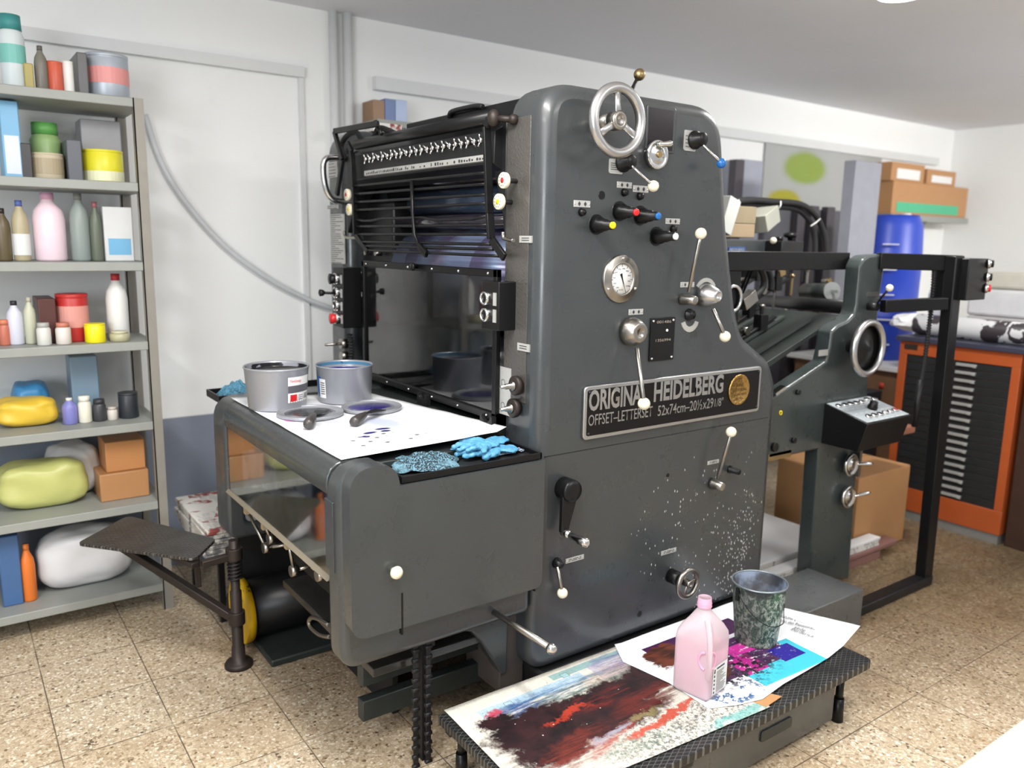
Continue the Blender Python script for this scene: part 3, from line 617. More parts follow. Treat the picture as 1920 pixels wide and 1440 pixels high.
# guard grille: bent bars between two uprights
GX = 1.415
bars = [((661, 349), (913, 324)), ((663, 364), (913, 345)), ((665, 379), (913, 365)), ((665, 394), (913, 381.5)), ((665, 411), (913, 405)), ((666, 424.5), (914, 422)), ((667, 439), (915, 439.5)), ((672, 453), (920, 458)), ((680, 461), (925, 467.5)), ((687, 469), (936, 480))]
GR = None
bm = new(); ua = [at(x_, y_, 'x', GX) for x_, y_ in ((917, 222), (912, 238), (918, 400), (921, 448), (946, 483))]
for a, b in zip(ua, ua[1:]): bar(bm, a, b, .012, .026)
GR = part('guard_grille', bm, M['black'], bevel=.002)
bm = new(); ub = [at(x_, y_, 'x', GX) for x_, y_ in ((652, 268), (660, 285), (664, 350), (667, 440), (690, 472))]
for a, b in zip(ub, ub[1:]): bar(bm, a, b, .012, .022)
obj('grille_upright', bm, M['black'], GR, bevel=.002)
bm = new(); uc = [at(x_, y_, 'x', GX-.006) for x_, y_ in ((772, 338), (774, 400), (777, 440), (785, 460), (800, 477))]; tube(bm, uc, .007, 8)
for a, b in zip(uc[3:], uc[4:]): bar(bm, a, b, .012, .024)
obj('grille_upright', bm, M['black'], GR)
for i, (a, b) in enumerate(bars):
    A, B = at(*a, 'x', GX), at(*b, 'x', GX); pts = [A+(B-A)*k/12 for k in range(13)]
    if i == 4:
        for k in (1, 2, 8, 9, 10, 11): pts[k] = pts[k]-V(0, 0, .007 if k in (1, 2) else .009)
    bm = new(); tube(bm, pts, .0052, 8); obj('grille_bar', bm, M['black'], GR)
# number and colour discs beside the grille
for px, py, r, c_ in ((942, 338, .024, 'red'), (933, 378, .024, 'yellow'), (649, 365, .024, 'red'), (653, 393, .024, 'yellow')):
    q = at(px, py, 'x', 1.41); bm = new(); cyl(bm, (1.50, q.y, q.z), (1.41, q.y, q.z), .007); h = part('index_knob', bm, M['dark'])
    bm = new(); lathe(bm, (1.425, q.y, q.z), (-1, 0, 0), [(0, r*.9), (.003, r), (.014, r), (.016, r*.92), (.016, 0)], 28); obj('index_disc', bm, M['ivory'], h)
    bm = new(); lathe(bm, (1.4095, q.y, q.z), (-1, 0, 0), [(0, .0085), (.001, .0085), (.001, 0)], 20)
    obj('index_dot', bm, M[c_], h); bm = new()
    for k in range(10): a = k*math.pi/5; cbox(bm, (1.4088, q.y+math.cos(a)*r*.68, q.z+math.sin(a)*r*.68), (.0008, .0028, .0028))
    obj('index_mark', bm, M['ink_text'], h)
# hooks
for pts in (((943, 435), (944, 446), (950, 449), (963, 451)), ((645, 434), (648, 444), (658, 446), (668, 446))):
    bm = new(); tube(bm, [at(x_, y_, 'x', 1.43) for x_, y_ in pts], .006, 8, smooth_n=4); part('hook', bm, M['nickel'])
# engraved plates on the end covers
for l, r, h_ in (((976, 455), (1012, 456), 13), ((972, 656), (1007, 659), 14)):
    A = at(l[0], l[1], 'x', X0); B = at(r[0], r[1], 'x', X0); C_ = at(l[0], l[1]-h_, 'x', X0); bm = new(); y1_ = max(B.y, 1.947)
    box(bm, (X0-.005, y1_, A.z), (X0, A.y, C_.z)); o = part('label_plate', bm, M['label'])
    bm = new()
    for rr in (.62, .30): box(bm, (X0-.0056, y1_+.012, A.z+(C_.z-A.z)*rr), (X0-.005, A.y-.012, A.z+(C_.z-A.z)*(rr+.10)))
    obj('engraving', bm, M['ink_text'], o)
# instruction plates on the far frame
for (l, t_), (r, b_), n_ in (((615, 305), (634, 332), 5), ((613, 385), (636, 391), 2), ((618, 402), (648, 495), 24)):
    A, B = at(l+2, t_, 'x', X0), at(r, b_, 'x', X0); bm = new(); box(bm, (X0-.004, B.y, B.z), (X0, A.y, A.z)); o = part('instruction_plate', bm, M['label']); bm = new(); random.seed(n_)
    for k in range(n_):
        z_ = A.z-(A.z-B.z)*(k+.6)/n_; e_ = random.uniform(.25, 1); box(bm, (X0-.0046, A.y-.008-(A.y-B.y-.016)*e_, z_-.0016), (X0-.004, A.y-.008, z_+.0008))
    obj('plate_text', bm, M['ink_text'], o)
# chrome grab handle on the far frame
bm = new(); pts = [at(x_, y_, 'y', 3.30) for x_, y_ in ((652, 299), (625, 295), (609, 300), (606, 318), (609, 345), (616, 365), (628, 376), (655, 379))]; tube(bm, pts, .013, 12, smooth_n=5); part('grab_handle', bm, M['chrome'])
# --- push button boxes
def button(parent, x_, y_, z_, r, m_cap, mushroom=False):
    bm = new(); lathe(bm, (x_, y_, z_), (-1, 0, 0), [(0, r), (.010, r), (.013, r*.9), (.013, r*.72), (.006, r*.70)], 28, cap=False); o = obj('push_button', bm, M['chrome'], parent)
    bm = new(); lathe(bm, (x_, y_, z_), (-1, 0, 0), [(0, r*.70), (.030 if mushroom else .009, r*(.95 if mushroom else .70)), (.034 if mushroom else .010, 0)], 24); obj('button_cap', bm, m_cap, o)
ya = at(968, 575, 'x', X0).y; xa = at(935, 575, 'y', ya).x; yb = at(903, 575, 'x', xa).y
zt, zb_ = at(935, 529, 'y', ya).z, at(935, 621, 'y', ya).z
bm = new(); box(bm, (xa, ya, zb_), (X0, yb, zt)); CB = part('button_box', bm, M['black'], bevel=.003)
for py in (559, 590):
    q = at(910, py, 'x', xa); button(CB, xa, q.y-.006, q.z, .022, M['black']); bm = new(); box(bm, (xa-.003, ya+.012, q.z-.020), (xa, ya+.028, q.z+.020)); obj('button_tag', bm, M['label'], CB)
ya = at(672, 560, 'x', X0-.02).y; xa = at(643, 560, 'y', ya).x; yb = at(625, 560, 'x', xa).y
zt, zb_ = at(643, 502, 'y', ya).z, at(643, 616, 'y', ya).z
bm = new(); box(bm, (xa, ya, zb_), (X0-.005, yb, zt)); CB = part('button_box', bm, M['black'], bevel=.003)
for py, mm, mush in ((523, 'black', True), (549, 'black', False), (573, 'black', False), (597, 'red', True)):
    q = at(633, py, 'x', xa); button(CB, xa, (ya+yb)/2+.012, q.z, .024, M[mm], mush); bm = new(); box(bm, (xa-.003, ya+.006, q.z-.018), (xa, ya+.020, q.z+.018)); obj('button_tag', bm, M['label'], CB)
bm = new(); a, b = at(632, 550, 'x', xa), at(604, 549, 'x', xa-.06); tube(bm, [a, b], .006); lathe(bm, b+V(.012, 0, 0), (-1, 0, 0), [(0, .006), (.008, .013), (.022, .015), (.026, .008), (.026, 0)], 18); part('stop_plunger', bm, M['dark'])
# conduit, gears and pins under the left box
bm = new()
for k in range(14):
    q = at(655+4*math.sin(k*.3), 628+k*5.4, 'x', 1.44); lathe(bm, q, (0, 0, 1), [(-.004, .011), (0, .015), (.004, .011)], 14, cap=False)
part('flexible_conduit', bm, M['rubber'])
bm = new(); q = at(650, 644, 'x', 1.44); cyl(bm, q, q+V(-.03, 0, 0), .022); cyl(bm, q, q+V(-.10, 0, 0), .006); q = at(651, 667, 'x', 1.44); cyl(bm, q, q+V(-.03, 0, 0), .020); part('adjusting_spindle', bm, M['nickel'])
# two knobs with spindles on the right end cover
A, B = at(937, 774, 'x', X0), at(960, 703, 'x', X0); bm = new(); box(bm, (X0-.004, B.y, A.z), (X0, A.y, B.z+.02)); kp = part('index_plate', bm, M['label'])
bm = new()
for k in range(2):
    for r_ in (.010, .010):
        z_ = A.z+.03+k*.075; tube(bm, [V(X0-.0045, (A.y+B.y)/2+.01+math.cos(a)*r_, z_+math.sin(a)*r_) for a in [j*math.pi/8 for j in range(16)]], .0007, 4, closed=True)
obj('index_ring', bm, M['ink_text'], kp)
for dc, tip in (((967, 723), (938, 727)), ((963, 765), (938, 767))):
    q = at(*dc, 'x', X0-.02); e = at(*tip, 'y', q.y); bm = new(); lathe(bm, (X0, q.y, q.z), (-1, 0, 0), [(0, .020), (.010, .020), (.012, .030), (.026, .031), (.030, .026), (.030, .012), (.034, 0)], 32); h = part('set_knob', bm, M['rust'])
    bm = new(); lathe(bm, (X0-.03, q.y, q.z), (-1, 0, 0), [(0, .016), (.005, .015), (.008, .009), (X0-.03-e.x-.02, .009), (X0-.03-e.x-.018, .0065), (X0-.03-e.x, .006), (X0-.03-e.x, 0)], 18); obj('spindle', bm, M['nickel'], h)
# steel rod with ball end under the delivery cover
a = at(912, 1140, 'y', 1.95); b = at(1034, 1216, 'x', a.x); bm = new(); tube(bm, [a+V(0, .05, 0), b], .0095, 12); h = part('side_rod', bm, M['nickel'])
bm = new(); ball(bm, b, .016); obj('rod_ball', bm, M['chrome'], h)
# frame foot web below the delivery
pts = [at(x_, y_, 'y', 1.985) for x_, y_ in ((800, 1150), (860, 1182), (882, 1183), (898, 1200), (938, 1262), (947, 1262), (952, 1100), (800, 1100))]
bm = new(); prism(bm, [(p.x, p.z) for p in pts], 'y', 1.975, 2.03); part('foot_web', bm, M['paint'], bevel=.006, seg=3)
bm = new(); box(bm, (1.40, 1.99, .12), (1.50, 2.2, .55)); part('foot_web', bm, plain('rusty_paint', (.06, .05, .045), .5, var=.3), bevel=.006)
# --- feeder end of the press
YF = 2.0
pl = [(1662,476),(1650,560),(1641,640),(1628,705),(1627,744),(1609,850),(1592,1086),(1518,1086),(1536,842),(1440,862),(1440,752),(1457,740),(1550,678),(1557,650),(1560,622),(1572,610),(1590,602),(1603,588),(1607,573),(1613,500),(1619,486),(1630,479)]
pp = [at(x_, y_, 'y', YF) for x_, y_ in pl]
pts = [(max(2.66, p.x), max(0.0, p.z)) for p in pp]
bm = new(); prism(bm, pts, 'y', YF, YF+.075); part('feeder_side_plate', bm, M['paint_green'], bevel=.010, seg=3)
pts2 = [(max(2.66, p.x), max(0.0, p.z)) for p in pp]
bm = new(); prism(bm, pts2, 'y', 3.22, 3.29); part('feeder_far_plate', bm, M['paint_green'], bevel=.008, seg=2)
bm = new(); box(bm, (2.50, 2.085, 1.500), (3.36, 2.15, 1.576)); part('feeder_top_beam', bm, M['black'], bevel=.003)
bm = new(); box(bm, (2.50, 2.09, 1.25), (2.62, 2.14, 1.50)); part('beam_bracket', bm, M['black'], bevel=.003)
# guard frame at the pile end
tp = at(1790, 481, 'y', 1.80); bm = new(); bar(bm, at(1650, 489, 'y', 2.0)+V(0, .01, 0), at(1800, 494, 'y', 1.80), .05, .072); bar(bm, at(1655, 574, 'y', 1.93), at(1772, 569, 'y', 1.80), .045, .055)
GF = part('feeder_guard_frame', bm, M['black'], bevel=.004)
xp = at(1782, 560, 'y', 1.80).x; xq = at(1730, 1085, 'y', 1.80).x; bm = new(); bar(bm, (xp, 1.80, 1.57), (xq+.005, 1.80, 0.02), .05, .075); obj('guard_post', bm, M['black'], GF, bevel=.004)
bm = new(); box(bm, (3.11, 1.765, 0.0), (xq+.03, 1.83, .045)); obj('floor_bar', bm, M['dark'], GF, bevel=.006)
a, b = at(1795, 484, 'y', 1.80), at(1842, 560, 'y', 1.78); bm = new(); a.x -= .01; b.x -= .065; box(bm, (a.x, 1.74, b.z), (b.x, 1.90, a.z)); o = part('end_button_box', bm, M['black'], bevel=.004)
for py, m_ in ((495, 'black'), (520, 'black'), (541, 'red')):
    q = at(1836, py, 'x', b.x-.03); bm = new(); q.z += .002; lathe(bm, (b.x-.012, 1.745, q.z), (.5, -.8, 0), [(0, .022), (.014, .022), (.016, .016), (.024, .015), (.024, 0)], 24); hb = obj('push_button', bm, M['chrome'], o)
    bm = new(); lathe(bm, V(b.x-.012, 1.745, q.z)+V(.008, -.013, 0), (.5, -.8, 0), [(0, .017), (.012, .016), (.013, 0)], 20); obj('button_cap', bm, M[m_], hb)
# hanging coiled cord and pull grip inside the guard frame
bm = new(); pts = [at(x_, y_, 'y', 1.86) for x_, y_ in ((1752, 505), (1748, 560), (1741, 620), (1733, 680), (1727, 712))]; sp = spline([Vector(p) for p in pts], 12)
for i, p in enumerate(sp): lathe(bm, p, (0, 0, 1), [(-.007, .006), (0, .0125), (.007, .006)], 10, cap=False)
ch = part('coiled_cord', bm, M['rubber']); bm = new(); cyl(bm, at(1726, 712, 'y', 1.86), at(1714, 800, 'y', 1.86), .013); obj('cord_grip', bm, M['dark'], ch)
# feed table sloping down to the press
bm = new()
prism(bm, [(2.55, 1.03), (3.30, 1.30), (3.30, 1.28), (2.55, 1.00)], 'y', 2.07, 3.22); TB = part('feed_table', bm, M['darkgreen'], bevel=.002)
def tz(x_): return 1.03+(x_-2.55)*.36
for k, y_ in enumerate((2.16, 2.30, 2.42, 2.55, 2.70, 2.86)):
    bm = new(); bar(bm, (2.60, y_, tz(2.60)+.012), (3.2, y_, tz(3.2)+.012), .028, .012); part('feed_tape', bm, plain('grey_tape', (.045, .055, .052), .5), TB)
bm = new(); tube(bm, [at(1440, 680, 'y', 2.13)+V(0, 0, 0), at(1537, 608, 'y', 2.20)], .011, 10); tube(bm, [at(1537, 608, 'y', 2.20), at(1450, 598, 'y', 2.85), at(1392, 594, 'y', 3.1)], .0105, 10); part('hold_down_frame', bm, M['black'])
bm = new(); tube(bm, [at(1530, 602, 'y', 2.24), at(1450, 590, 'y', 3.0)], .012); part('cross_shaft', bm, M['dark'])
bm = new(); a, b = at(1415, 562, 'y', 3.1), at(1597, 577, 'y', 2.08); cyl(bm, a, b, .034); part('cross_tube', bm, M['dark'])
bm = new(); s0, s1 = at(1543, 601, 'y', 2.26), at(1583, 600, 'y', 2.10)
for k in range(12): p = s0+(s1-s0)*k/11; tube(bm, [p+V(0, math.cos(j*math.pi/5)*.0, 0)+Vector((math.cos(j*math.pi/5)*.020, 0, math.sin(j*math.pi/5)*.020)) for j in range(10)], .0035, 6, closed=True)
cyl(bm, s0, s1, .012); part('coil_spring', bm, M['nickel'])
bm = new(); q = at(1690-152, 603, 'y', 2.22); ball(bm, q, .026); part('clamp_boss', bm, M['dark'])
# side guides and stop fingers on the table
random.seed(8)
for k, (px, py, yy) in enumerate(((1412, 615, 2.75), (1448, 620, 2.55), (1400, 650, 2.45), (1422, 665, 2.30), (1460, 610, 2.75), (1395, 625, 2.9))):
    q = at(px, py, 'y', yy); z_ = tz(q.x); bm = new()
    bar(bm, (q.x-.14, yy, tz(q.x-.14)+.03), (q.x+.10, yy, tz(q.x+.10)+.035), .022, .012); cbox(bm, (q.x, yy, z_+.05), (.05, .045, .07)); cyl(bm, (q.x, yy, z_+.05), (q.x, yy, z_+.115), .009)
    g = part('sheet_guide', bm, M['dark'], bevel=.002); bm = new(); lathe(bm, (q.x, yy, z_+.115), (0, 0, 1), [(0, .007), (.006, .016), (.014, .015), (.016, 0)], 14); obj('thumb_nut', bm, M['nickel'], g); bm = new(); cyl(bm, (q.x-.10, yy-.012, tz(q.x-.1)+.05), (q.x-.10, yy+.02, tz(q.x-.1)+.05), .018); obj('guide_wheel', bm, M['nickel'], g)
q = at(1472, 592, 'y', 2.8); bm = new(); tube(bm, [q+Vector((math.cos(j*math.pi/8)*.028, 0, math.sin(j*math.pi/8)*.028)) for j in range(16)], .009, 8, closed=True); part('ivory_ring', bm, M['ivory'])
# lever with slot, counter clamp, hose on the suction head
bm = new(); a, b = at(1417, 483, 'y', 2.16), at(1388, 555, 'y', 2.30); d = (b-a).normalized(); n_ = V(d.z, 0, -d.x).normalized()*.016
bar(bm, a+n_, b+n_, .008, .012); bar(bm, a-n_, b-n_, .008, .012); bar(bm, a-n_-d*.01, a+n_-d*.01, .02, .012); part('slotted_arm', bm, M['black'], bevel=.002)
q = at(1402, 562, 'y', 2.18); bm = new(); cbox(bm, q, (.085, .04, .055), Matrix.Rotation(-.5, 3, 'Y')); part('clamp_block', bm, M['nickel'], bevel=.004)
bm = new(); tube(bm, [at(x_, y_, 'y', 2.22) for x_, y_ in ((1424, 500), (1432, 520), (1430, 540), (1416, 556))], .014, 10, smooth_n=6); part('suction_hose', bm, M['rubber']); bm = new(); tube(bm, [at(x_, y_, 'y', 2.5) for x_, y_ in ((1440, 505), (1446, 525), (1446, 545))], .016, 10, smooth_n=5); part('suction_hose', bm, M['rubber'])
bm = new(); tube(bm, [at(1375, 560, 'y', 2.08)+V(0, 0, 0)+Vector((math.cos(j*math.pi/10)*.045, 0, math.sin(j*math.pi/10)*.05)) for j in range(20)], .008, 8, closed=True); part('chrome_ring', bm, M['chrome'])
# suction head: blocks, valve, motor cylinder
bm = new()
for x0_, y0_, z0_, x1_, y1_, z1_ in ((2.75, 2.75, 1.40, 3.02, 2.95, 1.56), (3.05, 2.65, 1.36, 3.18, 2.8, 1.54), (2.85, 2.9, 1.25, 3.35, 3.0, 1.32), (2.9, 3.05, 1.30, 3.4, 3.2, 1.50), (3.22, 2.62, 1.44, 3.42, 2.72, 1.50)): box(bm, (x0_, y0_, z0_), (x1_, y1_, z1_))
part('suction_head', bm, M['blackmatt'], bevel=.008)
bm = new(); a, b = at(1510, 546, 'y', 2.62), at(1559, 546, 'y', 2.40); cyl(bm, a, b, .042, seg=28); h = part('pump_cylinder', bm, M['darkgreen'])
bm = new(); d = (b-a).normalized(); cyl(bm, b, b+d*.008, .047, seg=28); cbox(bm, b+d*.012, (.012, .06, .014)); obj('cylinder_cap', bm, plain('grey_cap', (.2, .21, .21), .4), h)
random.seed(21)
for k in range(16):
    px = random.uniform(1440, 1570); py = random.uniform(508, 600); yy = random.uniform(2.5, 2.95); q = at(px, py, 'y', yy); bm = new()
    if k % 3 == 0: cyl(bm, q, q+V(0, -.03, 0), .012); cyl(bm, q+V(0, -.03, 0), q+V(0, -.034, 0), .02, seg=6)
    elif k % 3 == 1: cyl(bm, q, q+V(0, 0, .10), .007); ball(bm, q+V(0, 0, .10), .013)
    else: cbox(bm, q, (.05, .03, .035), Matrix.Rotation(random.uniform(-.5, .5), 3, 'Y'))
    part(('hex_nut', 'adjusting_pin', 'valve_block')[k % 3], bm, M[('nickel', 'dark', 'nickel', 'brass')[k % 4]], bevel=.001)
# grey housing, knob block and hoses standing above the beam
a, b = at(1362, 448, 'y', 2.55), at(1449, 474, 'y', 2.55); bm = new(); box(bm, (a.x-.15, 2.55, 1.50), (b.x, 2.80, a.z)); hd = part('head_housing', bm, M['paint'], bevel=.006)
A, B = at(1366, 472, 'y', 2.545), at(1398, 463, 'y', 2.545); bm = new(); prism(bm, fillet([(A.x, A.z, .0), (A.x, B.z, .012), (B.x, B.z, .012), (B.x, A.z, .0)]), 'y', 2.55, 2.545); tgp = obj('blue_nameplate', bm, plain('blue_plate', srgb(46, 78, 130), .35), hd, label='small blue nameplate')
text('lettering', 'HEIDELBERG', M['label'], hd, (A.x+.006, 2.5445, A.z+.004), (1, 0, 0), (0, 0, 1), .018, .0005, (B.x-A.x)*.85)
a, b = at(1451, 451, 'y', 2.5), at(1490, 474, 'y', 2.5); bm = new(); box(bm, (a.x, 2.45, 1.50), (b.x, 2.55, a.z)); kb = part('valve_box', bm, M['dark'], bevel=.006)
bm = new(); q = at(1481, 451, 'y', 2.5); lathe(bm, q, (0, 0, 1), [(0, .012), (.012, .012), (.016, .030), (.026, .036), (.036, .030), (.040, .014), (.04, 0)], 20); q = at(1461, 451, 'y', 2.5); cyl(bm, q, q+V(0, 0, .018), .018); obj('star_knob', bm, M['black'], kb)
bm = new(); q = at(1450, 451, 'y', 2.45); ball(bm, q, .016); obj('ball_knob', bm, M['ivory'], kb)
bm = new()
for k, pts in enumerate((((1340, 398), (1366, 383), (1400, 375), (1450, 378), (1500, 383), (1530, 405), (1545, 440), (1549, 474)), ((1340, 408), (1368, 394), (1400, 386), (1450, 387), (1495, 393), (1518, 415), (1527, 445), (1528, 474)))):
    tube(bm, [at(x_, y_, 'y', 2.75+.03*k) for x_, y_ in pts], .0165, 12, smooth_n=7)
hs = part('air_hose', bm, M['rubber'], label='pair of black air hoses tied together'); bm = new()
for x_, y_, x2, y2 in ((1385, 374, 1386, 392), (1464, 377, 1461, 391), (1520, 424, 1538, 410)): 
    a, b = at(x_, y_, 'y', 2.72), at(x2, y2, 'y', 2.72); tube(bm, [a, (a+b)/2+V(0, -.005, 0), b], .0035, 6)
obj('cable_tie', bm, M['white'], hs)
# big chrome rim wheel on the feeder column
c = at(1628, 653, 'y', YF-.09); R = (at(1628, 606, 'y', YF-.09)-c).length
bm = new(); tube(bm, [c+V(math.cos(k*math.pi/24)*R, 0, math.sin(k*math.pi/24)*R) for k in range(48)], .015, 14, closed=True); wh = part('feeder_handwheel', bm, M['alu'])
bm = new(); lathe(bm, c+V(0, 0, 0), (0, 1, 0), [(-.006, 0), (-.006, .012), (0, .02), (.025, R*.75), (.010, R-.004), (.022, R-.004), (.05, .03), (.09, .03)], 48, cap=False); obj('wheel_cone', bm, M['black'], wh)
# ivory lever on the column edge
bm = new(); a, b = at(1640, 575, 'y', 1.97), at(1655, 555, 'y', 1.93); tube(bm, [a, b, at(1667, 541, 'y', 1.90)], .005); cyl(bm, a+V(0, .03, 0), a+V(0, -.015, 0), .018); lv = part('column_lever', bm, M['dark']); bm = new(); ball(bm, at(1668, 540, 'y', 1.90), .016); obj('ball_knob', bm, M['ivory'], lv)
bm = new(); a, b = at(1625, 556, 'y', YF), at(1647, 547, 'y', YF); box(bm, (a.x, YF-.003, a.z), (b.x, YF, b.z)); part('label_plate', bm, M['nickel'])
bm = new(); a, b = at(1534, 668, 'y', YF), at(1552, 655, 'y', YF); box(bm, (a.x, YF-.003, a.z), (b.x, YF, b.z)); part('label_plate', bm, M['label'])
for px, py, r in ((1494, 735, .012), (1486, 825, .013), (1450, 838, .02)): q = at(px, py, 'y', YF); bm = new(); cyl(bm, (q.x, YF-.014, q.z), (q.x, YF, q.z), r, seg=6); part('hex_bolt', bm, M['black'])
bm = new(); q = at(1463, 774, 'y', YF); tube(bm, [V(q.x+math.cos(k*math.pi/6)*.008, YF-.002, q.z+math.sin(k*math.pi/6)*.008) for k in range(12)], .003, 6, closed=True); part('oil_cup', bm, M['yellow'])
a, b = at(1447, 864, 'y', YF), at(1470, 852, 'y', YF); bm = new(); box(bm, (2.66, YF, a.z), (b.x+.05, YF+.02, a.z+.03)); part('brass_strip', bm, M['brass'])
a = at(1458, 740, 'y', 1.99); bm = new(); cbox(bm, a+V(.03, .02, .012), (.07, .03, .012), Matrix.Rotation(-.36, 3, 'Y')); part('catch', bm, M['chrome'])
# sloping control desk
bm = new(); prism(bm, [(2.0, .922), (1.79, .870), (1.825, .742), (2.0, .742)], 'x', 3.129, 3.474); CD = part('control_desk', bm, M['black'], bevel=.003)
dn = V(0, -.240, .971); dn.normalize(); dy = V(0, 1, .2476).normalized()
def deskp(u, v, h=0): return V(3.129+u*.345, 1.79, .870)+dy*(v*.216)+V(0, -dy.z, dy.y)*h
bm = new(); vs = [bm.verts.new(deskp(u, v, h)) for h in (.0005, .003) for u, v in ((.02, .04), (.98, .04), (.98, .97), (.02, .97))]
for q in ((3,2,1,0),(4,5,6,7),(0,1,5,4),(1,2,6,5),(2,3,7,6),(3,0,4,7)): bm.faces.new([vs[i] for i in q])
fp = obj('desk_panel', bm, plain('grey_panel', srgb(150, 158, 162), .5, 0), CD)
up = V(0, -dy.z, dy.y)
for k, (u, v, col) in enumerate([(.10+.13*i, .78, 'black') for i in range(5)]+[(.80, .84, 'nickel'), (.93, .80, 'nickel')]+[(.22+.13*i, .22, 'black') for i in range(3)]+[(.62, .24, 'label'), (.74, .24, 'label'), (.87, .26, 'red')]):
    p = deskp(u, v, .003); bm = new(); lathe(bm, p, up, [(0, .0155), (.006, .0155), (.008, .013), (.008, .0115)], 20, cap=False); hb = obj('push_button', bm, M['chrome'], CD)
    bm = new(); lathe(bm, p, up, [(0, .0115), (.007, .0115), (.007, 0)], 18); obj('button_cap', bm, M[col], hb)
p = deskp(.56, .48, .003); bm = new(); lathe(bm, p, up, [(0, .022), (.012, .022), (.02, .018), (.035, .017), (.036, 0)], 20); obj('rotary_switch', bm, M['black'], CD)
bm = new()
for k in range(7):
    for v in (.60, .40, .06): cbox(bm, deskp(.12+.12*k, v, .0032), (.022, .004, .0005), Matrix.Rotation(.243, 3, 'X'))
obj('panel_print', bm, M['ltgrey'], CD)
bm = new(); prism(bm, [(2.0, .742), (1.97, .742), (1.97, .55), (2.0, .55)], 'x', 3.40, 3.42); part('cable_duct', bm, M['nickel'])
# two crank discs on the column foot
for px, py, k in ((1597, 872, 0), (1592, 932, 1)):
    c = at(px, py, 'y', YF-.03); bm = new(); lathe(bm, V(c.x, YF, c.z), (0, -1, 0), [(0, .018), (.018, .018), (.020, .052), (.032, .053), (.036, .048), (.030, .040), (.028, .02), (.034, .018), (.034, 0)], 36); h = part('crank_disc', bm, M['chrome'])
    bm = new(); dd = V(1, -.35, -.05 if k == 0 else .15); lathe(bm, c+V(.01, -.02, .008), dd, [(0, .004), (.02, .007), (.05, .010), (.075, .009), (.085, .005), (.086, 0)], 16); obj('crank_grip', bm, M['chrome'], h)
# --- under the delivery: motor drum, grippers, pile board, chains
bm = new(); c = V(.862, 3.03, .135); lathe(bm, c, (1, .0, 0), [(.03, .10), (.035, .115), (.52, .115), (.54, .10)], 40); MT = part('drive_motor', bm, M['black'], bevel=0)
bm = new(); lathe(bm, c, (-1, 0, 0), [(-.03, .128), (.0, .132), (.004, .125), (.004, .055), (-.01, .05), (-.012, 0)], 48); ty = T('chipped_yellow_paint'); obj('flywheel', bm, ty.set(ty.mix(ty.sm(ty.noise(14, 5, .7), .60, .66), srgb(222, 178, 22), (.03, .03, .03)), .4), MT, label='yellow painted wheel')
bm = new(); box(bm, (.90, 2.77, 0.0), (1.62, 3.15, .028)); part('motor_plate', bm, M['darkgreen'], bevel=.006)
bm = new(); cyl(bm, (.96, 3.160, .10), (.96, 3.205, .10), .10, seg=32); part('drive_wheel', bm, M['rubber'])
bm = new(); box(bm, (.95, 2.0, .318), (1.40, 2.762, .345)); part('pile_board', bm, plain('greasy_board', (.03, .028, .026), .18, var=.4), bevel=.003)
bm = new(); pts = [at(x_, y_, 'x', .95) for x_, y_ in ((618, 1172), (590, 1158), (580, 1163), (583, 1176), (600, 1190), (620, 1194))]; tube(bm, pts, .008, 10, smooth_n=5); part('board_handle', bm, M['nickel'])
for k, (pa, pb, pc) in enumerate((((466, 961), (499, 1027), (545, 1020)), ((499, 990), (508, 1010), (520, 1005)), ((543, 1026), (551, 1070), (592, 1058)), ((594, 1064), (600, 1078), (610, 1070)))):
    a, b, c_ = at(*pa, 'x', .86), at(*pb, 'x', .88), at(*pc, 'x', .95); bm = new(); tube(bm, [a, b], .006, 8); tube(bm, [b, c_], .007, 8); cyl(bm, b+V(-.012, 0, 0), b+V(.012, 0, 0), .019); g = part('sheet_jogger', bm, M['nickel'])
    bm = new(); cbox(bm, a+V(0, 0, .008), (.03, .022, .022)); obj('jogger_tab', bm, plain('beige_tab', srgb(150, 132, 104), .5), g)
bm = new()
for k in range(14): tube(bm, [(1.05+.02*(k % 2), 2.15+.045*k, .36), (1.05, 2.15+.045*k, .66)], .006, 8)
part('gripper_bars', bm, M['dark'])
bm = new(); box(bm, (1.0, 2.06, .40), (1.06, 2.80, .44)); part('cross_tie', bm, M['dark'])
def chain(x_, y_, z0_, z1_):
    bm = new(); n_ = int((z1_-z0_)/.016)
    for k in range(n_):
        z_ = z0_+k*.016; 
        if k % 2: cbox(bm, (x_, y_, z_), (.016, .006, .018))
        else: cyl(bm, (x_-.011, y_, z_), (x_+.011, y_, z_), .0075, seg=8)
    return bm
for px in (779, 803):
    q = at(px, 1205, 'y', 1.96); part('lifting_chain', chain(q.x, 1.96, 0.004, .44), M['dark'])
bm = new(); q = at(790, 1205, 'y', 1.99); box(bm, (q.x-.006, 1.975, 0), (q.x+.006, 2.0, .44)); part('chain_guide', bm, M['blackmatt'])
for z_ in (.10, .22): 
    bm = new(); box(bm, (.97, 2.12, z_), (1.52, 2.16, z_+.07)); part('pallet_rail', bm, M['darkgreen'], bevel=.004)
# ================================================================ things around the press
def diamond(name, c, rough=.4):
    t = T(name); x, y, z = t.sep(); s_ = 68
    a = t.math('SINE', t.math('MULTIPLY', t.math('ADD', x, t.math('MULTIPLY', y, 1.9)), s_*3)); b = t.math('SINE', t.math('MULTIPLY', t.math('SUBTRACT', x, t.math('MULTIPLY', y, 1.9)), s_*3))
    h = t.math('MAXIMUM', t.sm(a, .80, .97), t.sm(b, .80, .97)); wear = t.noise(9, 5)
    col = t.mix(t.math('MULTIPLY', h, t.sm(wear, .3, .6, .25, 1)), c, (.20, .20, .19)); t.bump(h, .9, .004)
    return t.set(col, rough, .65)
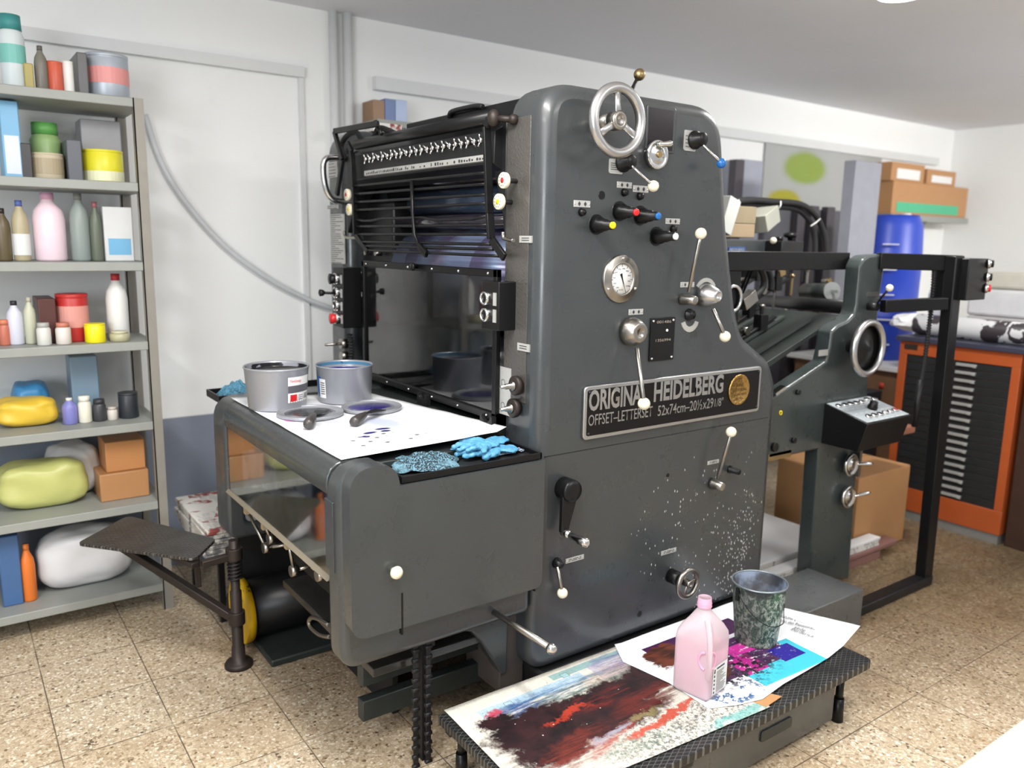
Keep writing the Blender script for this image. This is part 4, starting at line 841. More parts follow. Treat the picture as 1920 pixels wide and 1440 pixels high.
# step box in front of the feeder column
bm = new(); box(bm, (2.665, 1.722, .0), (3.105, 1.992, .166)); SB = obj('step_box', bm, press_paint('scuffed_grey_paint', (.085, .09, .09)), bevel=.004); tag(SB, 'low grey steel step box on the floor between paint bucket and feeder column', 'step')
# the front foot platform
FPm = thing('foot_platform', 'low steel foot platform with chequered top covered in ink stained sheets', 'platform', (1.8, 1.6, 0))
bm = new(); prism(bm, fillet([(1.10, 1.328, .01), (2.503, 1.328, .03), (2.503, 1.70, .02), (2.45, 1.72, 0), (2.45, 1.882, 0), (1.10, 1.882, .01)]), 'z', .180, .208); obj('tread_plate', bm, diamond('chequer_plate', (.030, .031, .032)), FPm, bevel=.003)
bm = new(); box(bm, (1.62, 1.355, .03), (2.33, 1.85, .180)); ub = obj('under_box', bm, press_paint('platform_paint', (.042, .045, .044)), FPm, bevel=.006)
a, b = at(1424, 1392, 'y', 1.355), at(1483, 1347, 'y', 1.355); bm = new(); prism(bm, fillet([(a.x, a.z, .01), (a.x, b.z+.01, .01), (b.x, b.z+.01, .01), (b.x, a.z, .01)]), 'y', 1.355, 1.349); obj('grip_recess', bm, M['darkgreen'], ub, bevel=.002)
bm = new(); box(bm, (1.12, 1.345, .150), (1.62, 1.37, .180)); box(bm, (1.12, 1.84, .150), (1.62, 1.865, .180)); obj('edge_rail', bm, M['dark'], FPm)
for lx, ly in ((2.385, 1.372), (2.385, 1.84), (1.16, 1.40), (1.16, 1.84)):
    bm = new(); cyl(bm, (lx, ly, .05), (lx, ly, .181), .013); cyl(bm, (lx, ly, 0), (lx, ly, .085), .020, .017); obj('leg', bm, M['black'], FPm)
# left swing-out step on its post
SW = thing('folding_step', 'small chequered steel step swung out on a post left of the delivery', 'step', (.805, 2.87, 0))
pc = V(.805, 2.80, 0); pc = at(448, 1243, 'z', 0.01); pc = V(pc.x, pc.y, 0)
bm = new(); lathe(bm, pc, (0, 0, 1), [(0, .052), (.012, .052), (.020, .046), (.024, .026), (.08, .024), (.085, .021), (.30, .021), (.305, .017), (.50, .017)], 28); obj('post', bm, M['rust'], SW)
bm = new()
for k in range(6): z_ = .345+k*.014; tube(bm, [pc+V(math.cos(j*math.pi/6)*.024, math.sin(j*math.pi/6)*.024, z_+.001*j) for j in range(12)], .0038, 6, closed=True)
obj('spring', bm, M['dark'], SW)
bm = new(); cyl(bm, pc+V(0, 0, .425), pc+V(0, 0, .47), .030); obj('collar', bm, M['rust'], SW, bevel=.002); bm = new(); cyl(bm, pc+V(0, 0, .17), pc+V(0, 0, .22), .030); obj('collar', bm, M['rust'], SW, bevel=.002)
tri = [at(x_, y_, 'z', .46) for x_, y_ in ((144, 1018), (240, 966), (405, 1010), (366, 1048))]
bm = new(); ctr = sum(tri, V(0, 0, 0))/4
prism(bm, fillet([(p.x, p.y, .03) for p in tri], 5), 'z', .448, .460); obj('step_plate', bm, diamond('worn_tread', (.055, .048, .042), .5), SW, bevel=.002)
bm = new(); bar(bm, pc+V(0, 0, .44), V(tri[3].x+.02, tri[3].y, .435), .03, .025); bar(bm, pc+V(-.01, 0, .195), V(.46, 3.30, .435), .03, .03); bar(bm, V(.70, 2.97, .30), V(.70, 2.98, .44), .02, .02); bar(bm, V(tri[3].x, tri[3].y, .435), V(.50, 3.36, .44), .03, .02); obj('bracket', bm, M['rust'], SW, bevel=.003)
def newsprint(name, cols):
    t = T(name); x, y, z = t.sep()
    lines = t.math('GREATER_THAN', t.math('SINE', t.math('MULTIPLY', y, 520)), .1); cut = t.sm(t.noise(60, 2, vec=t.mapv((1, .2, 1))), .45, .5)
    blk = t.voro(9, t.mapv((1.0, 1.6, 0.01), (.2, .1, 0)), 'F1', 'Color'); bx = t.sep(blk)[0]
    col = t.mix(t.math('MULTIPLY', t.math('MULTIPLY', lines, cut), t.sm(bx, .25, .3, .0, .45)), srgb(214, 212, 206), srgb(90, 90, 94))
    col = t.mix(t.math('MULTIPLY', t.sm(bx, .62, .64), t.sm(t.noise(30, 4), .42, .55)), col, srgb(*cols)); return t.set(col, .7)
mn = newsprint('newsprint', (140, 66, 62)); mp2 = newsprint('newsprint_plain', (120, 120, 124))
st = thing('stand', 'small dark stand behind the delivery carrying the newspapers', 'stand', (.95, 3.2, 0)); bm = new(); box(bm, (.84, 3.22, .275), (1.20, 3.72, .300)); obj('stand_top', bm, M['dark'], st, bevel=.002)
for sx in (.86, 1.18):
    for sy in (3.24, 3.68): bm = new(); box(bm, (sx-.012, sy, 0), (sx+.012, sy+.024, .275)); obj('leg', bm, M['dark'], st)
for k in range(6):
    bm = new(); rr = Matrix.Rotation((k*37 % 7-3)*.012, 3, 'Z'); cbox(bm, (1.0, 3.47, .309+k*.0205), (.40, .53, .019), rr)
    o = obj('newspaper', bm, mn if k == 5 else mp2, bevel=.004, seg=2)
    tag(o, 'folded newspaper with red brown pictures, topmost of the stack beside the delivery' if k == 5 else 'plain folded newspaper within the stack under the red pictured one', 'newspaper', 'newspapers stacked left of the delivery')
# pile behind the feeder column
PB = thing('paper_pallet', 'pinkish brown wooden loading board on the floor under the feeder', 'pallet', (3.4, 2.5, 0))
mpk = plain('pink_brown_board', srgb(132, 96, 90), .5, var=.12, scale=8)
bm = new(); box(bm, (2.95, 2.085, .045), (4.05, 2.162, .075)); obj('board', bm, mpk, PB, bevel=.008)
bm = new(); box(bm, (3.0, 2.095, 0), (3.9, 2.125, .045)); box(bm, (3.0, 2.13, 0), (3.9, 2.155, .045)); obj('runner', bm, mpk, PB)
mw = plain('white_paper', (.80, .80, .80), .6, var=.03)
for k in range(4):
    bm = new(); cbox(bm, (3.42+.004*k, 2.126, .081+k*.011), (.91-.01*(k % 2), .064, .010), Matrix.Rotation((k % 3-1)*.003, 3, 'Z')); tag(obj('paper_ream', bm, mw if k == 3 else mp2, bevel=.001), 'white blank sheet pile lying on the pink brown board, topmost' if k == 3 else 'printed sheet pile with dark lines between the board and the blank top pile', 'paper', 'sheet piles on the loading board')
PB2 = thing('paper_pallet', 'second loading board further inside under the feeder', 'pallet', (3.15, 2.75, 0)); bm = new(); box(bm, (2.74, 2.172, .045), (3.66, 3.08, .075)); obj('board', bm, mpk, PB2, bevel=.006)
bm = new(); box(bm, (2.8, 2.20, 0), (3.55, 2.26, .045)); box(bm, (2.8, 2.98, 0), (3.55, 3.04, .045)); obj('runner', bm, mpk, PB2)
for k in range(5):
    bm = new(); cbox(bm, (3.20, 2.615, .0815+k*.012), (.88-.02*(k % 2), .86, .011)); tag(obj('paper_ream', bm, mw if k == 4 else mp2, bevel=.001), 'white blank sheets on the inner board, topmost' if k == 4 else 'printed sheets with dark lines on the inner board below the blank ones', 'paper', 'sheet piles on the inner board')
def carton(name, a, b, label, m=None, flap=True):
    r = thing(name, label, 'box', ((a[0]+b[0])/2, (a[1]+b[1])/2, a[2])); bm = new(); box(bm, a, b); obj('carton_body', bm, m or M['card'], r, bevel=.004)
    if flap:
        bm = new(); ym = (a[1]+b[1])/2; box(bm, (a[0]+.003, a[1]+.003, b[2]), (b[0]-.003, ym-.002, b[2]+.003)); box(bm, (a[0]+.003, ym+.002, b[2]), (b[0]-.003, b[1]-.003, b[2]+.003)); obj('flap', bm, m or M['card'], r)
    return r
carton('cardboard_box', (at(1611, 900, 'y', 2.17).x, 2.17, 0.0), (at(1698, 960, 'y', 2.17).x, 2.66, at(1655, 887, 'y', 2.17).z), 'plain large cardboard box on the floor left of the orange cabinet')
bx = thing('x', '', '') ; bpy.data.objects.remove(bx)
carton('cardboard_box', (2.75, 3.10, .0), (3.70, 3.21, .85), 'cardboard box under the feed table, its brown darkened for shade', plain('shadow_brown_card', srgb(74, 50, 32), .8))  # plain cardboard; the shade under the feeder is put into its colour
# ================================================================ sheets, tins, rags, bottle, bucket
def sheet(name, corners, z, m, label, cat='paper', nx=30, ny=24, amp=.004, curl=None, th=.0006):
    """quad sheet with gentle waves; corners = 4 (x, y); curl(u, v) adds height"""
    bm = new(); c = [Vector((p[0], p[1], 0)) for p in corners]; g = []; uvl = bm.loops.layers.uv.new('uv')
    for i in range(nx+1):
        row = []
        for j in range(ny+1):
            u, v = i/nx, j/ny; p = c[0]*(1-u)*(1-v)+c[1]*u*(1-v)+c[2]*u*v+c[3]*(1-u)*v
            h = max(0, amp*mnoise.noise(Vector((p.x*7, p.y*7, z*9)))+amp*.2)+(curl(u, v) if curl else 0)
            row.append(bm.verts.new((p.x, p.y, z+h)))
        g.append(row)
    for i in range(nx):
        for j in range(ny):
            f = bm.faces.new((g[i][j], g[i+1][j], g[i+1][j+1], g[i][j+1])); f.smooth = True
            for lp, (a, b) in zip(f.loops, ((i, j), (i+1, j), (i+1, j+1), (i, j+1))): lp[uvl].uv = (a/nx, b/ny)
    o = obj(name, bm, m); md = o.modifiers.new('s', 'SOLIDIFY'); md.thickness = th; md.offset = 1
    return tag(o, label, cat)
class U(T):
    """material in the sheet's own coordinates"""
    def __init__(s, name): super().__init__(name); s.uv = s.n.new('ShaderNodeTexCoord').outputs['UV']
# clean white proof sheet on the delivery
t = U('proof_sheet'); u, v, _ = t.sep(t.uv); nz = t.noise(30, 4)
col = t.mix(t.noise(2, 3), srgb(222, 223, 226), srgb(234, 235, 238))
def rect(t, u, v, a, b, c, d): return t.math('MULTIPLY', t.math('MULTIPLY', t.math('GREATER_THAN', u, a), t.math('LESS_THAN', u, b)), t.math('MULTIPLY', t.math('GREATER_THAN', v, c), t.math('LESS_THAN', v, d)))
col = t.mix(t.math('MULTIPLY', rect(t, u, v, .25, .55, .42, .9), .35), col, srgb(170, 172, 178))
col = t.mix(t.math('MULTIPLY', rect(t, u, v, .06, .14, .50, .60), .8), col, srgb(214, 130, 196))
col = t.mix(t.math('MULTIPLY', rect(t, u, v, .18, .34, .36, .58), .4), col, srgb(150, 152, 160))
col = t.mix(t.math('MULTIPLY', t.blob((u, v), .55, .36, .10, .10, .5, .8, nz), .5), col, srgb(110, 130, 180))
for (a, b, r1, r2) in ((.36, .24, .045, .014), (.46, .27, .05, .012), (.45, .235, .03, .012), (.30, .20, .02, .012)): col = t.mix(t.blob((u, v), a, b, r1, r2, .3, 1.0, t.noise(18, 3)), col, srgb(24, 20, 96))
for k in range(9):
    a, b = .20+.07*(k % 6), .10+.035*(k % 4); col = t.mix(t.blob((u, v), a, b, .014, .007, .2, .6, nz), col, srgb(70, 72, 78))
    ln = t.math('MULTIPLY', rect(t, u, v, a+.02, a+.07, b-.003, b+.003), t.math('GREATER_THAN', t.noise(90, 2), .5)); col = t.mix(ln, col, srgb(120, 120, 124))
m_proof = t.set(col, .55)
def cl(u, v): return .012*max(0, (u-.93)/.07)*(1-v)
c4 = [at(640, 863, 'z', 1.0), at(950, 808, 'z', 1.0), at(694, 738, 'z', 1.0), at(432, 746, 'z', 1.0)]
sheet('proof_sheet', [(p.x, p.y) for p in c4], 1.0005, m_proof, 'white printed proof sheet spotted with blue ink under the two ink tins', curl=cl, amp=.003)
c4 = [at(640, 760, 'z', .998), at(762, 724, 'z', .998), at(700, 702, 'z', .998), at(560, 712, 'z', .998)]
# sheets on the foot platform
t = U('ink_smeared_sheet'); x0_, y0_, z = t.sep()
w1 = t.sep(t.noise(7, 5, .7, col=True)); w2 = t.sep(t.noise(38, 4, .75, col=True))
x = t.math('ADD', x0_, t.math('ADD', t.math('MULTIPLY', t.math('SUBTRACT', w1[0], .5), .20), t.math('MULTIPLY', t.math('SUBTRACT', w2[0], .5), .06)))
y = t.math('ADD', y0_, t.math('ADD', t.math('MULTIPLY', t.math('SUBTRACT', w1[1], .5), .11), t.math('MULTIPLY', t.math('SUBTRACT', w2[1], .5), .05)))
xy = (x, y); n1 = t.noise(9, 6, .65); n2 = t.noise(40, 6, .75); scr = t.noise(26, 6, .75, t.mapv((.25, 2.2, 1), (0, 0, 0), (0, 0, -.12)))
grain = t.sm(t.noise(120, 4, .8), .42, .58)
col = t.mix(t.noise(5, 5), srgb(198, 194, 182), srgb(220, 217, 206))
def lay(cx, cy, rx, ry, c, f=1.0, soft=.3, rot=0, tex=None, lo=.4, hi=.6):
    global col
    k = t.blob(xy, cx, cy, rx, ry, soft, .8, n2, rot)
    if tex is not None: k = t.math('MULTIPLY', k, t.sm(tex, lo, hi))
    if f != 1: k = t.math('MULTIPLY', k, f)
    col = t.mix(k, col, c)
def flat(cx, cy, hx, hy, c, f):
    global col
    k = t.math('MULTIPLY', t.math('LESS_THAN', t.math('ABSOLUTE', t.math('SUBTRACT', x0_, cx)), hx), t.math('LESS_THAN', t.math('ABSOLUTE', t.math('SUBTRACT', y0_, cy)), hy)); col = t.mix(t.math('MULTIPLY', k, f), col, c)
flat(1.40, 1.800, .20, .022, srgb(150, 186, 206), .75); flat(1.72, 1.845, .22, .016, srgb(84, 150, 154), .7); flat(1.78, 1.79, .14, .05, srgb(150, 144, 172), .55)
flat(1.305, 1.803, .014, .012, srgb(40, 44, 52), .9); flat(1.305, 1.803, .0125, .0105, srgb(170, 196, 210), 1); flat(1.55, 1.835, .014, .012, srgb(40, 44, 52), .9); flat(1.55, 1.835, .0125, .0105, srgb(150, 186, 190), 1)
mk = t.math('GREATER_THAN', t.noise(150, 3, .7, t.mapv((2.2, .35, 1))), .62)
for cx, cy, hx in ((1.245, 1.80, .035), (1.48, 1.832, .04)):
    k = t.math('MULTIPLY', t.math('LESS_THAN', t.math('ABSOLUTE', t.math('SUBTRACT', x0_, cx)), hx), t.math('LESS_THAN', t.math('ABSOLUTE', t.math('SUBTRACT', y0_, cy)), .013)); col = t.mix(t.math('MULTIPLY', k, mk), col, srgb(30, 32, 40))
lay(1.78, 1.79, .13, .07, srgb(92, 84, 138), .85, .5, 0, scr, .42, .6); lay(1.70, 1.74, .12, .05, srgb(164, 140, 130), .6, .5)
lay(1.43, 1.77, .22, .035, srgb(52, 96, 150), .9, .5, .05, scr, .38, .62); lay(1.55, 1.73, .20, .05, srgb(56, 92, 82), .9, .5, 0, scr, .38, .6); lay(1.30, 1.76, .10, .035, srgb(40, 70, 120), .9, .5, 0, scr, .38, .6)
lay(1.24, 1.785, .03, .018, srgb(176, 40, 64), .9, .4)
lay(1.70, 1.42, .34, .09, srgb(46, 46, 54), .85, .6, 0, t.noise(95, 6, .85), .48, .56); lay(1.50, 1.44, .14, .035, srgb(62, 100, 84), .7, .6, 0, n2, .4, .6); lay(1.85, 1.37, .12, .02, srgb(70, 160, 158), .7, .5)
lay(1.22, 1.55, .10, .14, srgb(120, 110, 104), .6, .6, 0, scr, .4, .6)
dark = t.mix(t.sm(n1, .35, .65), srgb(24, 16, 20), srgb(52, 28, 30))
k = t.math('MAXIMUM', t.blob(xy, 1.36, 1.66, .22, .085, .15, .6, n2), t.blob(xy, 1.62, 1.66, .26, .075, .15, .6, n2)); k = t.math('MAXIMUM', k, t.blob(xy, 1.30, 1.56, .12, .07, .2, .6, n2)); k = t.math('MAXIMUM', k, t.blob(xy, 1.52, 1.56, .20, .06, .2, .7, n2)); k = t.math('MAXIMUM', k, t.blob(xy, 1.82, 1.68, .13, .09, .15, .6, n2)); k = t.math('MAXIMUM', k, t.blob(xy, 1.22, 1.74, .06, .04, .2, .6, n2))
bl = k; col = t.mix(bl, col, dark)
lay(1.68, 1.585, .15, .05, srgb(96, 36, 30), .9, .45, .12, scr, .36, .56); lay(1.42, 1.665, .07, .012, srgb(170, 56, 36), .9, .4, .1); lay(1.56, 1.67, .16, .035, srgb(104, 34, 30), .8, .5, 0, scr, .45, .6); lay(1.33, 1.52, .12, .05, srgb(110, 44, 34), .9, .5, .3, scr, .35, .6)
lay(1.66, 1.487, .17, .014, srgb(176, 66, 42), .95, .35, .14); lay(1.46, 1.50, .12, .022, srgb(150, 60, 44), .85, .5, .25, scr, .35, .55)
lay(1.60, 1.53, .05, .012, srgb(130, 120, 80), .8, .5); lay(1.47, 1.515, .08, .012, srgb(150, 170, 186), .7, .5, .2, scr, .4, .55)
col = t.mix(t.math('MULTIPLY', grain, .14), col, srgb(20, 18, 22)); pk = t.voro(34, None, 'F1', 'Color'); dr = t.math('MULTIPLY', t.sm(t.voro(34), .05, .10, 1, 0), t.math('GREATER_THAN', t.sep(pk)[0], .72)); col = t.mix(t.math('MULTIPLY', dr, bl), col, srgb(200, 200, 196))
t.bump(t.math('MULTIPLY', n2, bl), .4, .004); m_smear = t.set(col, t.math('SUBTRACT', .6, t.math('MULTIPLY', bl, .22)))
c4 = [at(930, 1446, 'z', .212), at(1432, 1322, 'z', .212), at(1500, 1166, 'z', .212), at(820, 1320, 'z', .212)]
c4 = [(1.105, 1.40), (1.96, 1.345), (2.06, 1.88), (1.125, 1.885)]
sheet('ink_smeared_sheet', c4, .2085, m_smear, 'large sheet smeared with dark red and blue ink on the foot platform', amp=.003, curl=lambda u, v: .004)
t = U('magenta_cyan_sheet'); x, y, z = t.sep(); xy = (x, y); n1 = t.noise(10, 6, .65); n2 = t.noise(34, 5, .7)
col = t.mix(t.noise(3, 3), srgb(226, 228, 232), srgb(238, 240, 244))
def rr_(cx, cy, hx, hy, rot, c, f=1.0, e=.08):
    global col
    dx = t.math('SUBTRACT', x, cx); dy = t.math('SUBTRACT', y, cy); C_, S_ = math.cos(rot), math.sin(rot)
    a = t.math('ABSOLUTE', t.math('ADD', t.math('MULTIPLY', dx, C_), t.math('MULTIPLY', dy, S_))); b = t.math('ABSOLUTE', t.math('SUBTRACT', t.math('MULTIPLY', dy, C_), t.math('MULTIPLY', dx, S_)))
    k = t.math('MULTIPLY', t.math('LESS_THAN', a, hx), t.math('LESS_THAN', b, hy)); col = t.mix(t.math('MULTIPLY', k, f), col, c)
RT = -.03
rr_(2.20, 1.50, .16, .085, RT, srgb(60, 178, 198)); rr_(2.10, 1.60, .21, .095, RT, srgb(72, 36, 78)); rr_(2.09, 1.76, .22, .045, RT, srgb(60, 22, 66)); rr_(2.20, 1.62, .10, .03, RT, srgb(196, 50, 150)); rr_(2.10, 1.54, .05, .05, RT, srgb(170, 34, 128)); rr_(2.28, 1.52, .055, .04, RT, srgb(34, 24, 128))
wsp = t.math('GREATER_THAN', t.noise(60, 5, .75, t.mapv((.5, 1.2, 1), rot=(0, 0, .4))), .60); col = t.mix(t.math('MULTIPLY', wsp, t.blob(xy, 2.12, 1.58, .22, .10, .4)), col, srgb(214, 216, 222))
bsp = t.math('GREATER_THAN', t.noise(42, 5, .7), .52); col = t.mix(t.math('MULTIPLY', bsp, t.blob(xy, 2.04, 1.53, .16, .08, .5)), col, srgb(26, 24, 34))
col = t.mix(t.math('MULTIPLY', t.math('GREATER_THAN', t.noise(30, 5, .7), .55), t.blob(xy, 1.92, 1.44, .14, .05, .5)), col, srgb(46, 86, 130))
stq = t.noise(14, 4, .6, t.mapv((.5, 1.5, 1), rot=(0, 0, -.5))); w_ = t.sep(t.noise(12, 5, .7, col=True)); xw = (t.math('ADD', x, t.math('MULTIPLY', t.math('SUBTRACT', w_[0], .5), .10)), t.math('ADD', y, t.math('MULTIPLY', t.math('SUBTRACT', w_[1], .5), .08))); br = t.math('MAXIMUM', t.blob(xw, 1.91, 1.735, .085, .065, .08, .5, n2, .4), t.blob(xw, 1.95, 1.60, .10, .08, .12, .5, n2)); br = t.math('MAXIMUM', br, t.blob(xw, 2.03, 1.72, .06, .045, .12, .5, n2))
col = t.mix(br, col, t.mix(t.sm(stq, .4, .6), srgb(48, 24, 18), srgb(98, 48, 34))); m_mag = t.set(col, .38)
c4 = [(1.80, 1.445), (2.46, 1.375), (2.63, 1.47), (2.40, 1.885)]
c4 = [at(1332, 1329, 'z', .216), at(1440, 1308, 'z', .216), at(1612, 1188, 'z', .232), at(1390, 1122, 'z', .216)]
bm = new(); poly = [at(x_, y_, 'z', .218) for x_, y_ in ((1152, 1208), (1168, 1240), (1255, 1280), (1328, 1328), (1380, 1322), (1430, 1310), (1470, 1282), (1555, 1232), (1612, 1187))]
# upper edge runs along the press, so close the outline with world points
def outline_sheet(name, poly, z, m, label, amp=.003, step=.02, lift=None, th=.0006):
    bm = new(); vs = [bm.verts.new((p.x, p.y, z)) for p in poly]; f = bm.faces.new(vs)
    xs = [p.x for p in poly]; ys = [p.y for p in poly]
    k = min(xs)+step
    while k < max(xs): bmesh.ops.bisect_plane(bm, geom=bm.verts[:]+bm.edges[:]+bm.faces[:], plane_co=(k, 0, 0), plane_no=(1, 0, 0)); k += step
    k = min(ys)+step
    while k < max(ys): bmesh.ops.bisect_plane(bm, geom=bm.verts[:]+bm.edges[:]+bm.faces[:], plane_co=(0, k, 0), plane_no=(0, 1, 0)); k += step
    for v in bm.verts: v.co.z += max(0, amp*mnoise.noise(v.co*8)+amp*.3)+(lift(v.co.x, v.co.y) if lift else 0)
    for f in bm.faces: f.smooth = True
    o = obj(name, bm, m); md = o.modifiers.new('s', 'SOLIDIFY'); md.thickness = th; md.offset = 1; return tag(o, label, 'paper')
poly += [Vector((2.545, 1.712, 0)), Vector((2.44, 1.883, 0)), Vector((1.845, 1.884, 0))]
SH2 = outline_sheet('colour_print_sheet', poly, .2165, m_mag, 'white sheet printed magenta, cyan and violet lying under the paint bucket', lift=lambda x_, y_: .03*max(0, (x_-2.48)/.15))
def floor_text(s, a, b, size, m=None, z=.2205):
    A, B = at(*a, 'z', z), at(*b, 'z', z); xd = (B-A).normalized(); up_ = Vector((0, 0, 1)).cross(xd)
    return text('lettering', s, m or M['ink_text'], SH2, A, xd, up_, size, .0004, (B-A).length)
for s, a, b, sz in (('PENSIONI E NUOVE IMPRESE', (1452, 1153), (1553, 1182), .030), ('Centro dei Pensionati', (1448, 1161), (1527, 1181), .032), ('sede', (1488, 1177), (1508, 1184), .030), ('Periferica', (1482, 1181), (1523, 1195), .030)):
    floor_text(s, a, b, sz, z=.2225)
bm = new(); q = [at(x_, y_, 'z', .2095) for x_, y_ in ((1410, 1318), (1432, 1300), (1466, 1308), (1436, 1328))]; vs = [bm.verts.new((p.x, p.y, .2125)) for p in q]; f = bm.faces.new(vs); r_ = bmesh.ops.extrude_face_region(bm, geom=[f]); [setattr(v.co, 'z', .2145) for v in r_['geom'] if isinstance(v, bmesh.types.BMVert)]
tag(obj('cardboard_scrap', bm, M['card']), 'small torn piece of brown cardboard at the edge of the platform', 'cardboard')
# ---------------------------------------------------------------- ink tins, lids, knives
m_tin = plain('tin_grey', srgb(150, 152, 158), .32, .35, var=.06)
m_blackink = plain('black_ink', (.008, .008, .010), .12, bump=.8, bscale=30, Coat_Weight=.6); m_blueink = plain('blue_ink', (.010, .008, .13), .15, var=.3, Coat_Weight=.6)
def tin(c, r0, r1, h, ink, fill, label, inner):
    r = thing('ink_tin', label, 'tin', c); c = Vector(c); bm = new()
    lathe(bm, c, (0, 0, 1), [(0, 0), (0, r0), (h*.02, r0*1.01), (h*.93, r1*.985), (h*.95, r1), (h*.975, r1*1.015), (h, r1), (h*.985, r1*.97), (h*.9, r1*.955), (.006, r0*.95), (.006, 0)], 64, cap=False); obj('tin_body', bm, m_tin, r)
    t = T('inner_smear'); x, y, z = t.sep(); bm = new(); lathe(bm, c, (0, 0, 1), [(h*fill, 0), (h*fill, r1*.94), (h*(fill+.01), r1*.945)], 64, cap=False)
    lathe(bm, c, (0, 0, 1), [(h*fill, r1*.948), (h*.96, r1*.958)], 64, cap=False, mi=1)
    tt = T('ink_wall'); obj('ink', bm, [ink, tt.set(tt.mix(tt.sm(tt.noise(16, 3), inner[1], inner[1]+.03), inner[0], inner[2]), .25)], r)
    return r
a = at(521, 756, 'z', 1.004); b = at(648, 745, 'z', 1.004)
def on_tin(px, base, r0, rt, h):
    """centre of a round base whose front edge touches the photograph spot"""
    p = at(px[0], px[1], 'z', base); d = Vector((p.x-CAM.x, p.y-CAM.y, 0)).normalized(); return p+d*r0
TA = on_tin((521, 772), 1.0045, .099, .113, .14); TC = on_tin((647, 759), 1.0045, .098, .105, .13)
t1 = tin(TA, .099, .1125, .148, m_blackink, .86, 'grey ink tin with white label holding black ink', (srgb(140, 142, 150), .44, (.01, .01, .012)))
t2 = tin(TC, .096, .1045, .136, m_blueink, .80, 'grey ink tin holding blue ink, beside the black ink tin', (srgb(70, 120, 150), .60, (.02, .03, .16)))
def curved_label(parent, c, r0, r1, h, a0, a1, z0, z1, m, d=.0006, n=14):
    bm = new(); rows = []
    for k in range(n+1):
        a_ = a0+(a1-a0)*k/n; rows.append([bm.verts.new((c.x+math.cos(a_)*(r0+(r1-r0)*(z_/h)+d), c.y+math.sin(a_)*(r0+(r1-r0)*(z_/h)+d), c.z+z_)) for z_ in (z0, z1)])
    for k in range(n): bm.faces.new((rows[k][0], rows[k+1][0], rows[k+1][1], rows[k][1]))
    return obj('tin_label', bm, m, parent)
def face_ang(c, px, r):   # angle on the tin that appears at column px
    best = None
    for k in range(-90, 91):
        base = math.atan2(CAM.y-c.y, CAM.x-c.x)+math.radians(k); p = Vector((c.x+math.cos(base)*r, c.y+math.sin(base)*r, c.z+.07))-CAM
        x_ = 960+FPX*p.dot(CR)/p.dot(CF)
        if best is None or abs(x_-px) < best[0]: best = (abs(x_-px), base)
    return best[1]
al, ar = face_ang(TA, 541, .108), face_ang(TA, 577, .108)
curved_label(t1, TA, .099, .1115, .148, al, ar, .028, .118, M['white'])
curved_label(t1, TA, .099, .1115, .148, al, ar, .062, .088, plain('label_grey', srgb(84, 84, 90), .5), .0010)
curved_label(t1, TA, .099, .1115, .148, al+(ar-al)*.08, al+(ar-al)*.34, .032, .056, M['red'], .0010)
for k in range(7): curved_label(t1, TA, .099, .1115, .148, al+(ar-al)*(.70+.035*k), al+(ar-al)*(.715+.035*k), .036, .056, M['ink_text'], .0010, 2)
for k in range(3): curved_label(t1, TA, .099, .1115, .148, al+(ar-al)*.40, al+(ar-al)*.64, .036+.007*k, .038+.007*k, M['ink_text'], .0010, 3)
pm = (al+ar)/2; am = al+(ar-al)*.06; o_ = TA+V(math.cos(am)*.1115, math.sin(am)*.1115, .096)
def tin_text(s, parent, c, R, a0, z_, size, m, w_):
    o = text('lettering', s, m, parent, (0, 0, 0), (1, 0, 0), (0, 0, 1), size, 0, w_)
    for v_ in o.data.vertices: 
        a_ = a0+v_.co.x/R; zz = v_.co.z+z_; v_.co = Vector((c.x+math.cos(a_)*(R+.0002), c.y+math.sin(a_)*(R+.0002), c.z+zz))
    return o
tin_text('FlintGroup', t1, TA, .1102, al+.06, .100, .014, M['red'], .045)
bl_, br_ = face_ang(TC, 599, .1), face_ang(TC, 609, .1)
mlb = plain('label_blue', srgb(30, 96, 170), .4)
curved_label(t2, TC, .096, .1035, .136, bl_-.18, bl_+.12, .020, .098, mlb, .0006); curved_label(t2, TC, .096, .1035, .136, bl_+.02, br_+.04, .020, .090, M['white'], .0011)
for k in range(6): curved_label(t2, TC, .096, .1035, .136, bl_+.10, br_, .034+k*.008, .0375+k*.008, M['ink_text'], .0014, 2)
def lid(px, r, inkc, label, dx):
    c = at(px[0], px[1], 'z', 1.0045); rt_ = thing('tin_lid', label, 'lid', c); bm = new()
    lathe(bm, c, (0, 0, 1), [(0, 0), (0, r*.98), (.003, r), (.010, r), (.012, r*.985), (.010, r*.965), (.006, r*.95), (.005, 0)], 64, cap=False); obj('lid_disc', bm, m_tin, rt_)
    t = T('ink_on_lid'); x, y, z = t.sep(); bl0 = t.blob((x, y), c.x+dx, c.y+.01, r*.75, r*.55, .15, .9, t.noise(26, 5, .7)); bm = new(); lathe(bm, c+V(0, 0, .0052), (0, 0, 1), [(0, r*.94), (.0006, r*.93), (.0007, 0)], 48)
    t.bump(t.noise(50, 4), .8, .004); obj('ink_smear', bm, t.set(t.mix(bl0, srgb(120, 122, 126), inkc), .2), rt_); return c
LA = lid((582, 777), .112, (.012, .012, .014), 'round tin lid smeared with black ink', .0); LB = lid((697, 766), .106, (.014, .008, .14), 'round tin lid smeared with dark blue ink', .0)
